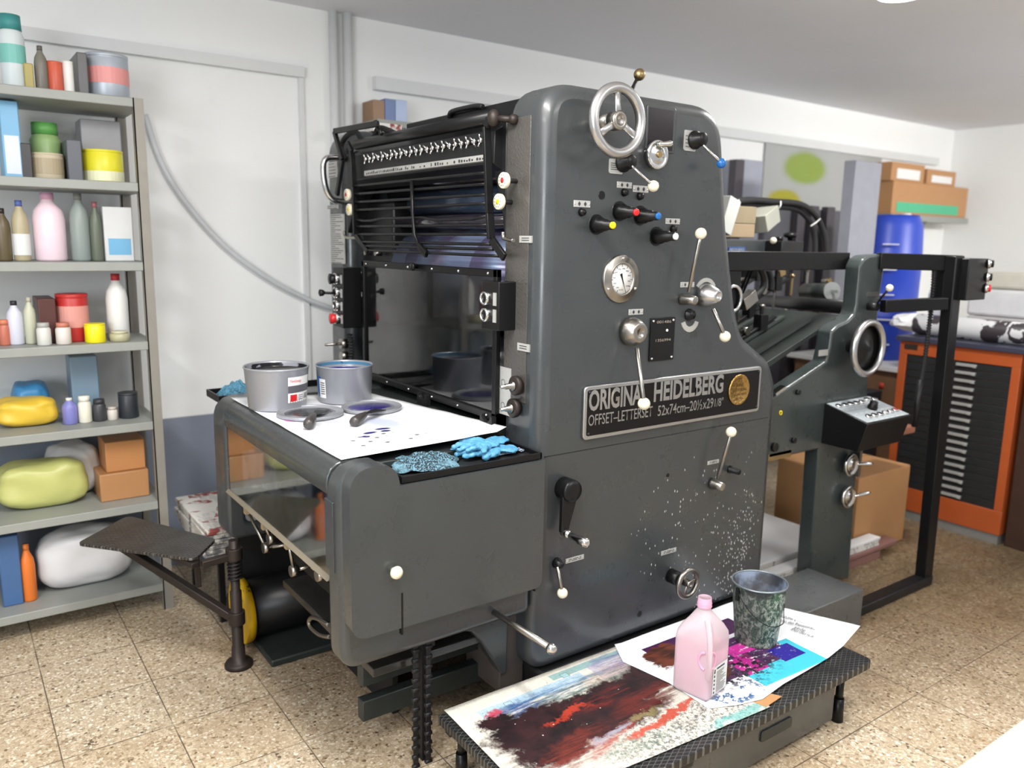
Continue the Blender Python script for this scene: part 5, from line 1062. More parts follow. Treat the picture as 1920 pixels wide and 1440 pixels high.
def knife(a, b, c, label):
    r = thing('ink_knife', label, 'knife', a); bm = new(); d = (b-a).normalized(); L_ = (b-a).length
    lathe(bm, a, d, [(0, .004), (.004, .015), (.015, .0175), (L_*.55, .0155), (L_*.9, .010), (L_, .008), (L_, 0)], 20); obj('handle', bm, plain('dark_wood_handle', (.045, .040, .038), .35), r)
    bm = new(); s_ = d.cross(V(0, 0, 1)).normalized(); vs = []
    for z_ in (0, .0015): vs.append([bm.verts.new(p+V(0, 0, z_)) for p in (b+s_*.008, b-s_*.008, c-s_*.024, c+s_*.024)])
    bm.faces.new(vs[0]); bm.faces.new(vs[1][::-1])
    for k in range(4): bm.faces.new((vs[0][k], vs[1][k], vs[1][(k+1) % 4], vs[0][(k+1) % 4]))
    obj('blade', bm, M['dark'], r)
knife(at(577, 797, 'z', 1.02), at(589, 778, 'z', 1.028), at(604, 770, 'z', 1.018), 'ink knife with dark handle resting on the black smeared lid')
knife(at(662, 793, 'z', 1.018), at(686, 776, 'z', 1.028), at(712, 768, 'z', 1.018), 'ink knife with dark handle resting on the blue smeared lid')
# ---------------------------------------------------------------- rags and gloves
def rag(name, c, sx, sy, h, seed, m, label, flat=1, cat='cloth', rot=0):
    bm = new(); n = 44; g = []; cr, sr = math.cos(rot), math.sin(rot)
    for i in range(n+1):
        row = []
        for j in range(n+1):
            u, v = i/n*2-1, j/n*2-1; e = 1+.22*mnoise.noise(Vector((u*1.5+seed, v*1.5, seed)))
            x_, y_ = u*sx*e, v*sy*e; d = max(abs(u), abs(v)); ed = max(0, 1-d**3)
            r1_ = .35+.9*mnoise.noise(Vector((u*1.5+seed, v*1.5, 1.3*seed))); r2_ = abs(mnoise.noise(Vector((u*3.4+seed, v*3.4, 2.1*seed))))
            z_ = h*ed*max(.1, .25+.9*r1_+.45*r2_)+.002+.010*r2_*(1-ed)
            row.append(bm.verts.new((c.x+x_*cr-y_*sr, c.y+x_*sr+y_*cr, c.z+z_)))
        g.append(row)
    for i in range(n):
        for j in range(n): bm.faces.new((g[i][j], g[i+1][j], g[i+1][j+1], g[i][j+1])).smooth = True
    o = obj(name, bm, m); md = o.modifiers.new('s', 'SOLIDIFY'); md.thickness = .0015; md.offset = 1; sb = o.modifiers.new('u', 'SUBSURF'); sb.levels = sb.render_levels = 1
    return tag(o, label, cat)
def speck_cloth(name, base, dk, thr=.5, sc=160):
    t = T(name); col = t.mix(t.sm(t.noise(7, 4), .35, .65), base, tuple(c*.75 for c in base)); col = t.mix(t.math('MULTIPLY', t.math('GREATER_THAN', t.noise(sc, 3, .7), thr), t.sm(t.noise(12, 3), .3, .5)), col, dk); return t.set(col, .85)
mr1 = speck_cloth('blue_rag', srgb(84, 142, 168), srgb(26, 54, 72), .56); mr2 = speck_cloth('blue_speckled_rag', srgb(100, 140, 156), srgb(14, 28, 38), .47, 210)
# trays: right end and left end of the delivery
zt_ = .945
TR = [at(x_, y_, 'z', .965) for x_, y_ in ((752, 896), (1012, 852), (940, 812), (672, 848))]
TRy = thing('ink_tray', 'flat black steel tray at the operator end holding gloves and rag', 'tray', (1.2, 1.92, .946))
bm = new(); box(bm, (.985, 1.872, .9465), (1.458, 2.055, .952)); obj('tray_floor', bm, plain('black_tray', (.02, .02, .02), .25, var=.5), TRy)
bm = new()
for a, b in (((.985, 1.866), (1.458, 1.872)), ((.985, 2.055), (1.458, 2.061)), ((.979, 1.866), (.985, 2.061)), ((1.452, 1.866), (1.458, 2.061))): box(bm, (a[0], a[1], .9465), (b[0], b[1], .966))
obj('tray_rim', bm, M['black'], TRy, bevel=.001)
bm = new(); q = at(395, 730, 'z', .99); box(bm, (.85, 3.106, .965), (1.34, 3.28, .97)); 
for a, b in (((.85, 3.106), (1.34, 3.112)), ((.85, 3.274), (1.34, 3.28)), ((.844, 3.106), (.85, 3.28))): box(bm, (a[0], a[1], .965), (b[0], b[1], .992))
tag(obj('ink_tray', bm, M['black']), 'black steel tray at the far end with a light blue rag', 'tray')
rag('rag', V(.965, 3.20, .971), .085, .070, .062, 3.1, mr1, 'crumpled light blue rag in the far tray behind the black ink tin', rot=.3)
rag('rag', V(1.10, 1.955, .954), .100, .066, .042, 7.7, mr2, 'speckled blue rag spread on the near end of the right tray', rot=-.4)
tq = plain('speckled_tissue', srgb(190, 200, 210), .8); rag('rag', V(1.395, 1.965, .954), .045, .030, .010, 2.2, speck_cloth('dark_speckled_rag', srgb(170, 184, 196), srgb(20, 28, 60), .5, 240), 'small dark speckled rag right of the blue gloves')
m_glove = plain('nitrile_blue', srgb(82, 146, 182), .45, var=.06, bump=.25, bscale=22, Subsurface_Weight=.15)
def glove(c, rot, label, seed, z0=0.0, flip=1):
    bm = new(); random.seed(seed); P0 = V(0, 0, 0)
    b2 = new(); ball(b2, (0, 0, 0), .042, seg=20); merge(bm, b2, Matrix.Diagonal((1.15, 1.0, .34, 1)))
    b2 = new(); ball(b2, (-.055, 0, 0), .036, seg=20); merge(bm, b2, Matrix.Diagonal((1.1, 1.05, .30, 1)))
    for k, (yy, L_) in enumerate(((-.032, .062), (-.011, .078), (.012, .072), (.032, .052))):
        bend = random.uniform(-.5, .5); tube(bm, [V(.02, yy*.8, 0), V(.045+L_*.4, yy*1.3, .004), V(.045+L_*.8, yy*1.5+bend*.02, .001)], .0105, 10, smooth_n=4, rr=lambda t: .0115-.003*t); ball(bm, (.045+L_*.8, yy*1.5+bend*.02, .001), .009)
    tube(bm, [V(-.02, .03*flip, 0), V(.005, .055*flip, .004), V(.03, .068*flip, .0)], .0125, 10, smooth_n=4); ball(bm, (.03, .068*flip, 0), .012)
    for v_ in bm.verts:
        w_ = mnoise.noise(v_.co*30+V(seed, 0, 0)); v_.co.z = v_.co.z*.8+.010*abs(mnoise.noise(v_.co*22+V(seed*3, 1, 0)))+.0135
    m_ = Matrix.Translation(c+V(0, 0, z0)) @ Matrix.Rotation(rot, 4, 'Z'); bmesh.ops.transform(bm, matrix=m_, verts=bm.verts)
    o = obj('rubber_glove', bm, m_glove); r = o.modifiers.new('r', 'REMESH'); r.mode = 'VOXEL'; r.voxel_size = .0028; r.use_smooth_shade = True
    d = o.modifiers.new('sm', 'SMOOTH'); d.iterations = 3
    tx = bpy.data.textures.new('wrinkle', 'CLOUDS'); tx.noise_scale = .018; dp = o.modifiers.new('d', 'DISPLACE'); dp.texture = tx; dp.strength = .010; dp.mid_level = .5; dp.texture_coords = 'LOCAL'
    return tag(o, label, 'glove', 'light blue disposable gloves on the right tray')
glove(V(1.325, 1.965, .953), 2.9, 'light blue rubber glove lying underneath the other in the right tray', 4)
glove(V(1.33, 1.985, .970), 3.5, 'light blue rubber glove lying crumpled on top of the other', 9, flip=-1)
# ---------------------------------------------------------------- bottle of pink liquid
BT = on_tin((1318, 1322), .2175, .072, 0, 0)
q0, q1 = at(1260, 1290, 'z', .2175), at(1318, 1327, 'z', .2175)
BR = thing('plastic_bottle', 'translucent square jug half full of pink liquid on the foot platform', 'bottle', (0, 0, 0))
def rsq(hw, r, n=5):
    return fillet([(-hw, -hw, r), (hw, -hw, r), (hw, hw, r), (-hw, hw, r)], n)
def loft(bm, secs, mi=0, cap0=True, cap1=True):
    rows = [[bm.verts.new((x_, y_, z_)) for x_, y_ in s] for z_, s in secs]
    n = len(rows[0])
    for a, b in zip(rows, rows[1:]):
        for k in range(n): f = bm.faces.new((a[k], a[(k+1) % n], b[(k+1) % n], b[k])); f.smooth = True; f.material_index = mi
    if cap0: bm.faces.new(rows[0][::-1]).material_index = mi
    if cap1: bm.faces.new(rows[-1]).material_index = mi
def circ(r, like):   # round section matched to a square one
    return [(math.cos(math.radians(-135+(k-2.5)*15))*r, math.sin(math.radians(-135+(k-2.5)*15))*r) for k in range(len(like))]
HW = .060
def grip(s, dpt, z_):   # finger recess on one corner side
    return s
S0 = rsq(HW, .016)
secs = [(0, rsq(HW-.006, .012)), (.006, rsq(HW-.001, .014)), (.012, S0), (.060, S0), (.115, S0), (.165, S0), (.185, rsq(HW-.002, .018)), (.205, rsq(HW-.010, .024)), (.225, rsq(HW-.024, .024)), (.240, circ(.0285, S0)), (.250, circ(.0205, S0)), (.258, circ(.0190, S0)), (.262, circ(.0215, S0)), (.266, circ(.0195, S0)), (.270, circ(.0210, S0)), (.274, circ(.0195, S0)), (.278, circ(.0205, S0)), (.288, circ(.0185, S0))]
SCB = 1.06
th_b = math.atan2((at(1363, 1292, 'z', .2175)-q1).y, (at(1363, 1292, 'z', .2175)-q1).x)
cxy = (at(1260, 1288, 'z', .2175)+at(1362, 1290, 'z', .2175))/2
Mb = Matrix.Translation((cxy.x, cxy.y, .2180)) @ Matrix.Rotation(th_b, 4, 'Z') @ Matrix.Scale(SCB, 4)
t = T('milky_plastic'); m_jug = t.set(t.mix(t.noise(6, 3), srgb(238, 226, 232), srgb(248, 238, 242)), .3, 0, Transmission_Weight=.66, IOR=1.04)
bm = new(); loft(bm, secs, cap1=False); bmesh.ops.transform(bm, matrix=Mb, verts=bm.verts); o = obj('jug_body', bm, m_jug, BR); md = o.modifiers.new('s', 'SOLIDIFY'); md.thickness = .0012; md.offset = -1
mpink = plain('pink_liquid', srgb(236, 164, 196), .25, var=.03, Subsurface_Weight=.4)
bm = new(); k_ = lambda s: [(a*.972, b*.972) for a, b in s]; loft(bm, [(.003, k_(rsq(HW-.006, .012))), (.012, k_(S0)), (.150, k_(S0))]); bmesh.ops.transform(bm, matrix=Mb, verts=bm.verts); obj('pink_liquid', bm, mpink, BR)
# moulded handle ridge on the corner facing the camera
bm = new(); loft(bm, [(.258, circ(.0200, S0)), (.262, circ(.0225, S0)), (.266, circ(.0205, S0)), (.270, circ(.0220, S0)), (.275, circ(.0205, S0)), (.288, circ(.0200, S0))], cap0=False, cap1=False); bmesh.ops.transform(bm, matrix=Mb, verts=bm.verts); o = obj('neck_thread', bm, plain('pink_plastic', srgb(232, 172, 202), .35), BR)
cs = min(((sx, sy) for sx in (-1, 1) for sy in (-1, 1)), key=lambda s: ((Mb @ V(s[0]*HW, s[1]*HW, .1))-CAM).length)
bm = new(); tube(bm, [V(cs[0]*(HW-.004), cs[1]*(HW-.004), .075), V(cs[0]*(HW+.001), cs[1]*(HW+.001), .10), V(cs[0]*(HW+.001), cs[1]*(HW+.001), .16), V(cs[0]*(HW-.012), cs[1]*(HW-.012), .205), V(cs[0]*.028, cs[1]*.028, .232)], .0085, 10, smooth_n=5); bmesh.ops.transform(bm, matrix=Mb, verts=bm.verts); obj('moulded_handle', bm, m_jug, BR)
# finger recesses either side of the handle
bm = new()
for ax_ in (0, 1):
    p = [0, 0, .118]; p[ax_] = cs[ax_]*(HW+.0004); p[1-ax_] = cs[1-ax_]*(HW-.022); q_ = []
    for k in range(9):
        a_ = -math.pi*.5+k*math.pi/8*1.0; w_ = [0, 0, .125+.026*math.sin(a_)]; w_[ax_] = cs[ax_]*(HW+.0003); w_[1-ax_] = cs[1-ax_]*(HW-.014-.020*math.cos(a_)); q_.append(V(*w_))
    tube(bm, q_, .0035, 8, smooth_n=2)
bmesh.ops.transform(bm, matrix=Mb, verts=bm.verts); obj('finger_recess', bm, plain('pale_pink_plastic', srgb(238, 170, 200), .3), BR)
# label on the right face
sy = -1; bm = new(); axl = 1 if cs[0] > 0 else 0
faces = [(V(1, 0, 0), V(0, 1, 0)), (V(-1, 0, 0), V(0, -1, 0)), (V(0, 1, 0), V(-1, 0, 0)), (V(0, -1, 0), V(1, 0, 0))]
cand = [(n_, u_) for n_, u_ in faces if (Mb.to_3x3() @ n_).dot(CAM-Mb @ (n_*HW)) > 0]
cand.sort(key=lambda f: ((Mb @ (f[0]*HW))-CAM).dot(CR)/((Mb @ (f[0]*HW))-CAM).dot(CF)); n_, u_ = cand[-1]
def fpt(u, z_, d=.0008): return n_*(HW+d)+u_*u+V(0, 0, z_)
def lquad(bm, u0, u1, z0_, z1_, d): bm.faces.new([bm.verts.new(fpt(*p, d)) for p in ((u0, z0_), (u1, z0_), (u1, z1_), (u0, z1_))])
lquad(bm, -.034, .047, .012, .100, .0008); bmesh.ops.transform(bm, matrix=Mb, verts=bm.verts); lb = obj('bottle_label', bm, M['white'], BR)
bm = new(); random.seed(5)
lquad(bm, -.028, -.022, .080, .092, .0012); lquad(bm, -.014, .030, .088, .093, .0012)
for k in range(16): 
    lquad(bm, -.014, .010+random.uniform(0, .032), .016+k*.0042, .0178+k*.0042, .0012)
    if k % 3 == 0: lquad(bm, -.029, -.022, .016+k*.0042, .023+k*.0042, .0012)
bmesh.ops.transform(bm, matrix=Mb, verts=bm.verts); obj('label_print', bm, M['ink_text'], BR)
# ---------------------------------------------------------------- paint bucket
BC = on_tin((1415, 1216), .2195, .073, 0, 0); BK = thing('paint_bucket', 'small metal bucket caked with green, white and black paint splashes', 'bucket', BC)
t = T('caked_paint'); x, y, z = t.sep(); vt = t.mapv((1, 1, .45)); c1 = t.noise(70, 6, .8, t.mapv((1, 1, .7)), .5); c2 = t.noise(34, 6, .7, vt, .4)
col = t.ramp(c1, [(.36, (.008, .010, .012)), (.43, (.03, .06, .05)), (.475, srgb(60, 96, 78)), (.52, srgb(124, 140, 126)), (.57, srgb(186, 190, 180))])
col = t.mix(t.sm(c2, .58, .64), col, srgb(40, 100, 60)); col = t.mix(t.sm(t.noise(16, 4, .6, t.mapv((1, 1, 1), (3, 1, 2))), .66, .70), col, srgb(150, 170, 60))
zz = t.math('SUBTRACT', z, .2195); col = t.mix(t.math('MULTIPLY', t.sm(zz, .17, .21), t.sm(t.noise(20, 5), .4, .55, 1, .2)), col, (.02, .022, .025)); dm = t.blob((x, zz), BC.x-.09, .1, .05, .2, .6); col = t.mix(t.math('MULTIPLY', dm, .6), col, (.03, .03, .03))
t.bump(c1, .6, .01); m_bk = t.set(col, .42)
t = T('bucket_inside'); m_bi = t.set(t.mix(t.sm(t.noise(9, 5), .4, .6), (.02, .022, .03), srgb(104, 116, 136)), .35)
H = .218; bm = new(); lathe(bm, BC, (0, 0, 1), [(0, 0), (0, .072), (.004, .073), (H-.004, .094), (H, .094)], 64, cap=False); obj('bucket_body', bm, m_bk, BK)
bm = new(); lathe(bm, BC, (0, 0, 1), [(.02, 0), (.02, .073), (H, .092), (H, .0925)], 64, cap=False); obj('bucket_inside', bm, m_bi, BK)
bm = new(); tube(bm, [BC+V(math.cos(k*math.pi/32)*.0945, math.sin(k*math.pi/32)*.0945, H) for k in range(64)], .0032, 8, closed=True); obj('rim', bm, plain('dirty_rim', srgb(130, 140, 144), .35, .6, var=.4), BK)
a_l, a_r = face_ang(V(BC.x, BC.y, BC.z+.1), 1384, .094), face_ang(V(BC.x, BC.y, BC.z+.1), 1470, .094)
pts = []
for k in range(13):
    s = k/12; a_ = a_l+(a_r-a_l)*s; p = BC+V(math.cos(a_)*(.0985), math.sin(a_)*.0985, H-.020-.105*math.sin(s*math.pi*.62)*1.0); pts.append(p)
pts.append(pts[-1]+V(.010, .01, .03)); pts.append(pts[-1]+V(.0, .0, .03))
bm = new(); tube(bm, pts, .0016, 6, smooth_n=3); obj('bail_handle', bm, M['dark'], BK)
bm = new(); q = BC+V(math.cos(a_l)*.096, math.sin(a_l)*.096, H-.03); cbox(bm, q, (.012, .012, .045)); obj('handle_lug', bm, M['dark'], BK)
# paper in the lower right corner on a table
TBL = thing('work_table', 'corner of a table at the lower right edge holding white sheets', 'table', (1.75, .2, 0))
bm = new(); box(bm, (1.31, -.35, .70), (2.3, .545, .735)); obj('tabletop', bm, plain('pale_laminate', srgb(206, 204, 198), .5), TBL, bevel=.002)
for lx in (1.36, 2.25):
    for ly in (-.30, .49): bm = new(); box(bm, (lx-.02, ly-.02, 0), (lx+.02, ly+.02, .70)); obj('leg', bm, M['alu'], TBL)
bm = new(); box(bm, (1.39, -.05, .7355), (1.95, .533, .752)); tag(obj('paper_stack', bm, mw, bevel=.001), 'stack of white sheets at the extreme lower right corner', 'paper', 'white sheets on the table corner')
bm = new(); box(bm, (1.325, -.05, .7355), (1.383, .53, .7475)); tag(obj('paper_stack', bm, mw, bevel=.001), 'narrower white sheet pile left of the corner stack', 'paper', 'white sheets on the table corner')
# boxes lying on the feeder head
BXM = plain('grey_white_carton', srgb(146, 146, 136), .7, var=.1)
zb0 = at(1449, 447, 'y', 2.55).z
a = at(1390, 440, 'y', 2.6); bm = new(); box(bm, (a.x-.16, 2.58, zb0+.001), (a.x+.075, 2.78, zb0+.066)); o = obj('carton', bm, plain('tan_carton', srgb(144, 126, 100), .7), bevel=.003); tag(o, 'tan flat carton lowest on the feeder head', 'box')
bm = new(); box(bm, (a.x-.12, 2.585, zb0+.068), (a.x+.085, 2.77, zb0+.15)); o = obj('carton', bm, plain('tan_printed_carton', srgb(130, 118, 94), .7), bevel=.003); tag(o, 'printed tan carton stacked on the tan flat carton', 'box')
a = at(1440, 428, 'y', 2.6); bm = new(); cbox(bm, (a.x+.0, 2.66, zb0+.092), (.19, .15, .085), Matrix.Rotation(-.33, 3, 'Y') @ Matrix.Rotation(.3, 3, 'Z')); o = obj('carton', bm, BXM, bevel=.003); tag(o, 'tilted pale grey carton leaning beside the printed tan carton', 'box')
a = at(1372, 420, 'y', 2.55); bm = new(); cbox(bm, (a.x-.02, 2.62, zb0+.10), (.08, .16, .17), Matrix.Rotation(.35, 3, 'Y')); o = obj('carton', bm, plain('white_carton', srgb(176, 178, 174), .7), bevel=.003); tag(o, 'leaning white carton next to the right edge of the side frame', 'box')
# ================================================================ shelf unit on the left
SH = thing('shelf_unit', 'tall grey steel shelf unit along the white wall at the left edge', 'shelf', (.2, 3.7, 0))
m_sh = plain('grey_shelf_paint', srgb(150, 153, 148), .5, .1, var=.08); m_post = plain('perforated_post', srgb(140, 136, 128), .5, .1, var=.12)
SX0, SX1, SY0, SY1 = -.30, .715, 3.50, 3.89
lev = [2.085, 1.765, 1.455, 1.135, .80, .455, .085]
for z_ in lev:
    bm = new(); box(bm, (SX0, SY0, z_), (SX1, SY1, z_+.035)); 
    o = obj('shelf_board', bm, m_sh, SH, bevel=.003)
for sx in (SX0, SX1-.035):
    for sy in (SY0-.004, SY1-.032):
        bm = new(); box(bm, (sx, sy, 0), (sx+.004, sy+.036, 2.12)); box(bm, (sx, sy, 0), (sx+.038, sy+.004, 2.12)) if sx > 0 else box(bm, (sx, sy, 0), (sx+.036, sy+.004, 2.12))
        o = obj('post', bm, m_post, SH)
# dark backs of the boards
def on_shelf(px, L_, y_=3.62): q = at(px, 400, 'y', y_); return V(q.x, y_, lev[L_]+.0355)
def tall(px0, px1, py0, py1, y_): 
    a = at(px0, (py0+py1)/2, 'y', y_); b = at(px1, (py0+py1)/2, 'y', y_); c = at((px0+px1)/2, py0, 'y', y_); return a.x, b.x, c.z
cnt = {}
def colm(c, rough=.45, metal=0):
    k = (c, rough, metal)
    if k not in cnt: cnt[k] = plain('item_%s' % '_'.join(map(str, c)), srgb(*c), rough, metal, var=.06)
    return cnt[k]
def item(kind, L_, px0, px1, pytop, c, label, cat=None, cap=None, lab=None, y_=3.60, name=None, metal=0):
    """kind: bottle, tin, box, jar, sack; px0..px1 = columns it covers, pytop = its top in the photograph"""
    x0, x1, zt0 = tall(px0, px1, pytop, pytop+10, y_); x0 = max(x0, SX0+.045); x1 = min(x1, SX1-.045) if L_ > 0 else min(x1, SX1-.005); z0_ = lev[L_]+.0355; h = max(.03, zt0-z0_); 
    if L_ > 0: h = min(h, lev[L_-1]-z0_-.008)
    cx, r = (x0+x1)/2, (x1-x0)/2; c0 = V(cx, y_+min(r, .1), z0_); m = colm(c, .4, metal)
    nm = name or kind
    if kind == 'box':
        bm = new(); box(bm, (x0, y_, z0_), (x1, min(y_+.2, SY1-.035), z0_+h)); o = obj(nm, bm, m, bevel=.004)
        if lab:
            tag(o, label, cat or 'box'); bm = new(); box(bm, (x0+r*.25, y_-.001, z0_+h*lab[1]), (x1-r*.2, y_, z0_+h*lab[2])); obj('printed_panel', bm, colm(lab[0]), o)
        return tag(o, label, cat or 'box')
    if kind == 'sack':
        bm = new(); b2 = new(); bmesh.ops.create_icosphere(b2, subdivisions=4, radius=1)
        for v_ in b2.verts:
            co = v_.co.copy(); co = Vector([math.copysign(abs(q)**.62, q) for q in co]); n_ = mnoise.noise(co*1.7+V(px0*.1, 0, 0))*.16+mnoise.noise(co*5+V(px0, 0, 0))*.05; v_.co = Vector((cx+co.x*r*(1+n_*.4), y_+.10+co.y*.085*(1+n_), z0_+h/2+co.z*h/2*(1+(n_ if co.z > 0 else 0)*.9)))
        for f in b2.faces: f.smooth = True
        merge(bm, b2); 
        for v_ in bm.verts: v_.co.z = max(v_.co.z, z0_); v_.co.z = min(v_.co.z, z0_+h)
        return tag(obj(nm, bm, m), label, cat or 'bag')
    rt = thing(nm, label, cat or kind, c0); bm = new()
    if kind == 'tin': 
        lathe(bm, c0, (0, 0, 1), [(0, r*.96), (h*.03, r), (h*.90, r), (h*.92, r*.97), (h*.93, r*1.01), (h, r*1.01), (h, r*.9), (h*.985, 0)], 32); obj('tin_body', bm, m, rt)
    elif kind == 'jar':
        lathe(bm, c0, (0, 0, 1), [(0, r*.9), (h*.04, r), (h*.70, r), (h*.78, r*.85), (h*.80, r*.8)], 28); obj('jar_body', bm, m, rt)
    else:
        lathe(bm, c0, (0, 0, 1), [(0, r*.9), (h*.03, r), (h*.62, r), (h*.74, r*.88), (h*.86, r*.45), (h*.90, r*.38), (h*.92, r*.38)], 28); obj('bottle_body', bm, m, rt)
    if kind in ('jar', 'bottle'):
        rr = r*(.86 if kind == 'jar' else .42); a_ = h*(.80 if kind == 'jar' else .90); bm = new(); lathe(bm, c0+V(0, 0, a_), (0, 0, 1), [(0, rr), (h-a_, rr*.96), (h-a_, 0)], 24); obj('cap', bm, colm(cap or (220, 220, 220)), rt)
    if lab:
        bm = new(); n_ = 14; rows = []
        for k in range(n_+1): a_ = math.pi*1.05+k*math.pi*.9/n_; rows.append([bm.verts.new((c0.x+math.cos(a_)*(r+.001), c0.y+math.sin(a_)*(r+.001), c0.z+h*q)) for q in lab[1:3]])
        for k in range(n_): bm.faces.new((rows[k][0], rows[k+1][0], rows[k+1][1], rows[k][1]))
        obj('label', bm, colm(lab[0]), rt)
    return rt
# top shelf
item('jar', 0, -6, 44, 24, (208, 218, 220), 'tall pale jar with teal lid on the shelf top at the left edge', cap=(60, 140, 140), lab=((120, 190, 180), .35, .6))
item('box', 0, 44, 62, 118, (170, 156, 84), 'narrow ochre box on the shelf top beside the teal lidded jar')
item('bottle', 0, 62, 88, 84, (120, 116, 106), 'grey brown bottle on the shelf top behind the ochre box', cap=(90, 86, 80))
item('tin', 0, 88, 118, 114, (206, 92, 66), 'orange red tin on the shelf top')
item('tin', 0, 118, 138, 114, (232, 232, 226), 'small white tin on the shelf top right of the orange red one')
item('box', 0, 143, 163, 98, (88, 88, 90), 'dark grey narrow carton on the shelf top')
item('tin', 0, 164, 246, 98, (176, 184, 194), 'large grey ink tin with pink mark at the right end of the shelf top', lab=((224, 150, 146), .35, .7), metal=.3)
# shelf 2
item('box', 1, -4, 32, 178, (120, 176, 214), 'light blue box at the left edge of the second shelf', lab=((214, 220, 230), .05, .55))
item('box', 1, 36, 58, 268, (60, 60, 62), 'black narrow carton on the second shelf')
item('tin', 1, 58, 122, 286, (196, 184, 158), 'beige tin at the bottom left of the second shelf, under the green one', lab=((170, 156, 128), .2, .8))
a_ = item('box', 1, 124, 152, 262, (92, 96, 104), 'dark grey slanted folder on the second shelf')
item('tin', 1, 158, 236, 280, (222, 214, 46), 'yellow tin at the right end of the second shelf', lab=((226, 226, 190), .05, .35))
bx2 = item('jar', 1, 55, 115, 228, (150, 180, 120), 'green lidded jar behind the beige tin on the second shelf', cap=(96, 164, 84), y_=3.70)
item('box', 1, 150, 228, 225, (150, 150, 156), 'pale grey carton standing behind the yellow tin', y_=3.72)
# shelf 3
item('bottle', 2, -14, 18, 390, (96, 84, 60), 'olive brown bottle cut by the left edge on the third shelf', cap=(40, 36, 32))
item('bottle', 2, 18, 52, 375, (176, 166, 136), 'beige bottle with blue cap on the third shelf', cap=(82, 100, 164), lab=((222, 224, 222), .1, .45))
item('bottle', 2, 58, 122, 360, (238, 214, 224), 'large pale pink bottle on the third shelf', cap=(206, 160, 186))
item('bottle', 2, 128, 166, 362, (140, 150, 146), 'grey green bottle on the third shelf beside the pink one', cap=(120, 124, 120))
item('bottle', 2, 166, 190, 378, (98, 106, 92), 'slim dark green bottle on the third shelf', cap=(150, 90, 96))
item('box', 2, 192, 252, 388, (206, 208, 208), 'white box with blue print at the right end of the third shelf', lab=((110, 170, 206), .12, .42))
# shelf 4
item('jar', 3, -4, 18, 600, (190, 110, 90), 'small red brown jar at the left edge of the fourth shelf', cap=(200, 120, 90))
item('bottle', 3, 10, 42, 565, (206, 208, 222), 'white bottle with black cap on the fourth shelf', cap=(40, 38, 46))
item('bottle', 3, 42, 66, 558, (190, 192, 170), 'cream squeeze bottle on the fourth shelf', cap=(180, 176, 160))
item('box', 3, 70, 104, 560, (84, 46, 42), 'dark maroon box on the fourth shelf')
item('tin', 3, 106, 168, 552, (186, 48, 46), 'bright red tin with pale mark on the fourth shelf', lab=((214, 150, 140), .3, .75))
item('jar', 3, 68, 96, 606, (206, 206, 200), 'small white jar in front of the maroon box', cap=(170, 170, 165), y_=3.53)
item('jar', 3, 104, 134, 606, (214, 206, 200), 'small pinkish jar in front of the red tin', cap=(190, 120, 100), y_=3.53)
item('tin', 3, 160, 200, 608, (236, 222, 24), 'small yellow tin on the fourth shelf', y_=3.53)
SB1 = item('bottle', 3, 198, 240, 514, (222, 222, 220), 'white spray bottle with red head on the fourth shelf', cap=(176, 48, 54), cat='bottle', name='spray_bottle')
item('jar', 3, 208, 246, 622, (176, 172, 140), 'low cream jar in front of the spray bottle', cap=(190, 186, 160), y_=3.53)
# shelf 5
item('sack', 4, -10, 112, 752, (224, 188, 62), 'yellow plastic bag on the fifth shelf', cat='bag', name='plastic_bag')
item('sack', 4, 22, 96, 722, (66, 140, 196), 'blue plastic bag behind the yellow one', cat='bag', name='plastic_bag', y_=3.72)
item('bottle', 4, 116, 146, 748, (126, 126, 190), 'violet blue bottle on the fifth shelf', cap=(220, 220, 214))
item('jar', 4, 146, 172, 744, (226, 224, 206), 'cream jar on the fifth shelf right of the violet bottle', cap=(230, 228, 214))
item('box', 4, 130, 182, 668, (124, 148, 168), 'blue grey carton standing at the back of the fifth shelf', y_=3.72)
item('jar', 4, 174, 200, 750, (60, 60, 64), 'small black jar on the fifth shelf', cap=(50, 50, 54))
item('tin', 4, 224, 262, 738, (44, 48, 54), 'black round tin at the right end of the fifth shelf')
item('jar', 4, 202, 222, 764, (206, 200, 190), 'tiny beige jar between the two black containers', cap=(190, 180, 170))
# shelf 6
item('sack', 5, -10, 168, 872, (190, 192, 118), 'large yellow green sack on the sixth shelf', cat='sack', name='sack')
item('sack', 5, 84, 190, 838, (214, 214, 214), 'crumpled white paper bag behind the green sack', cat='bag', name='paper_bag', y_=3.72)
b_lo = item('box', 5, 186, 300, 884, (176, 128, 84), 'lower cardboard box at the right end of the sixth shelf', name='cardboard_box')
x0, x1, z_ = tall(196, 284, 826, 836, 3.62); bm = new(); zt0 = max(v.co.z for v in b_lo.data.vertices); box(bm, (x0, 3.62, zt0+.001), (min(x1, SX1-.05), 3.80, min(z_, .80-.004))); tag(obj('cardboard_box', bm, colm((184, 128, 78)), bevel=.004), 'upper cardboard box stacked on another at the right of the sixth shelf', 'box')
# bottom shelf
item('box', 6, -6, 34, 1006, (66, 100, 146), 'blue crate at the left edge of the bottom shelf', cat='crate', name='plastic_crate')
item('bottle', 6, 34, 64, 1024, (222, 118, 46), 'orange bottle on the bottom shelf', cap=(216, 120, 50))
item('sack', 6, 66, 250, 1000, (206, 206, 208), 'big white plastic bag on the bottom shelf', cat='bag', name='plastic_bag')
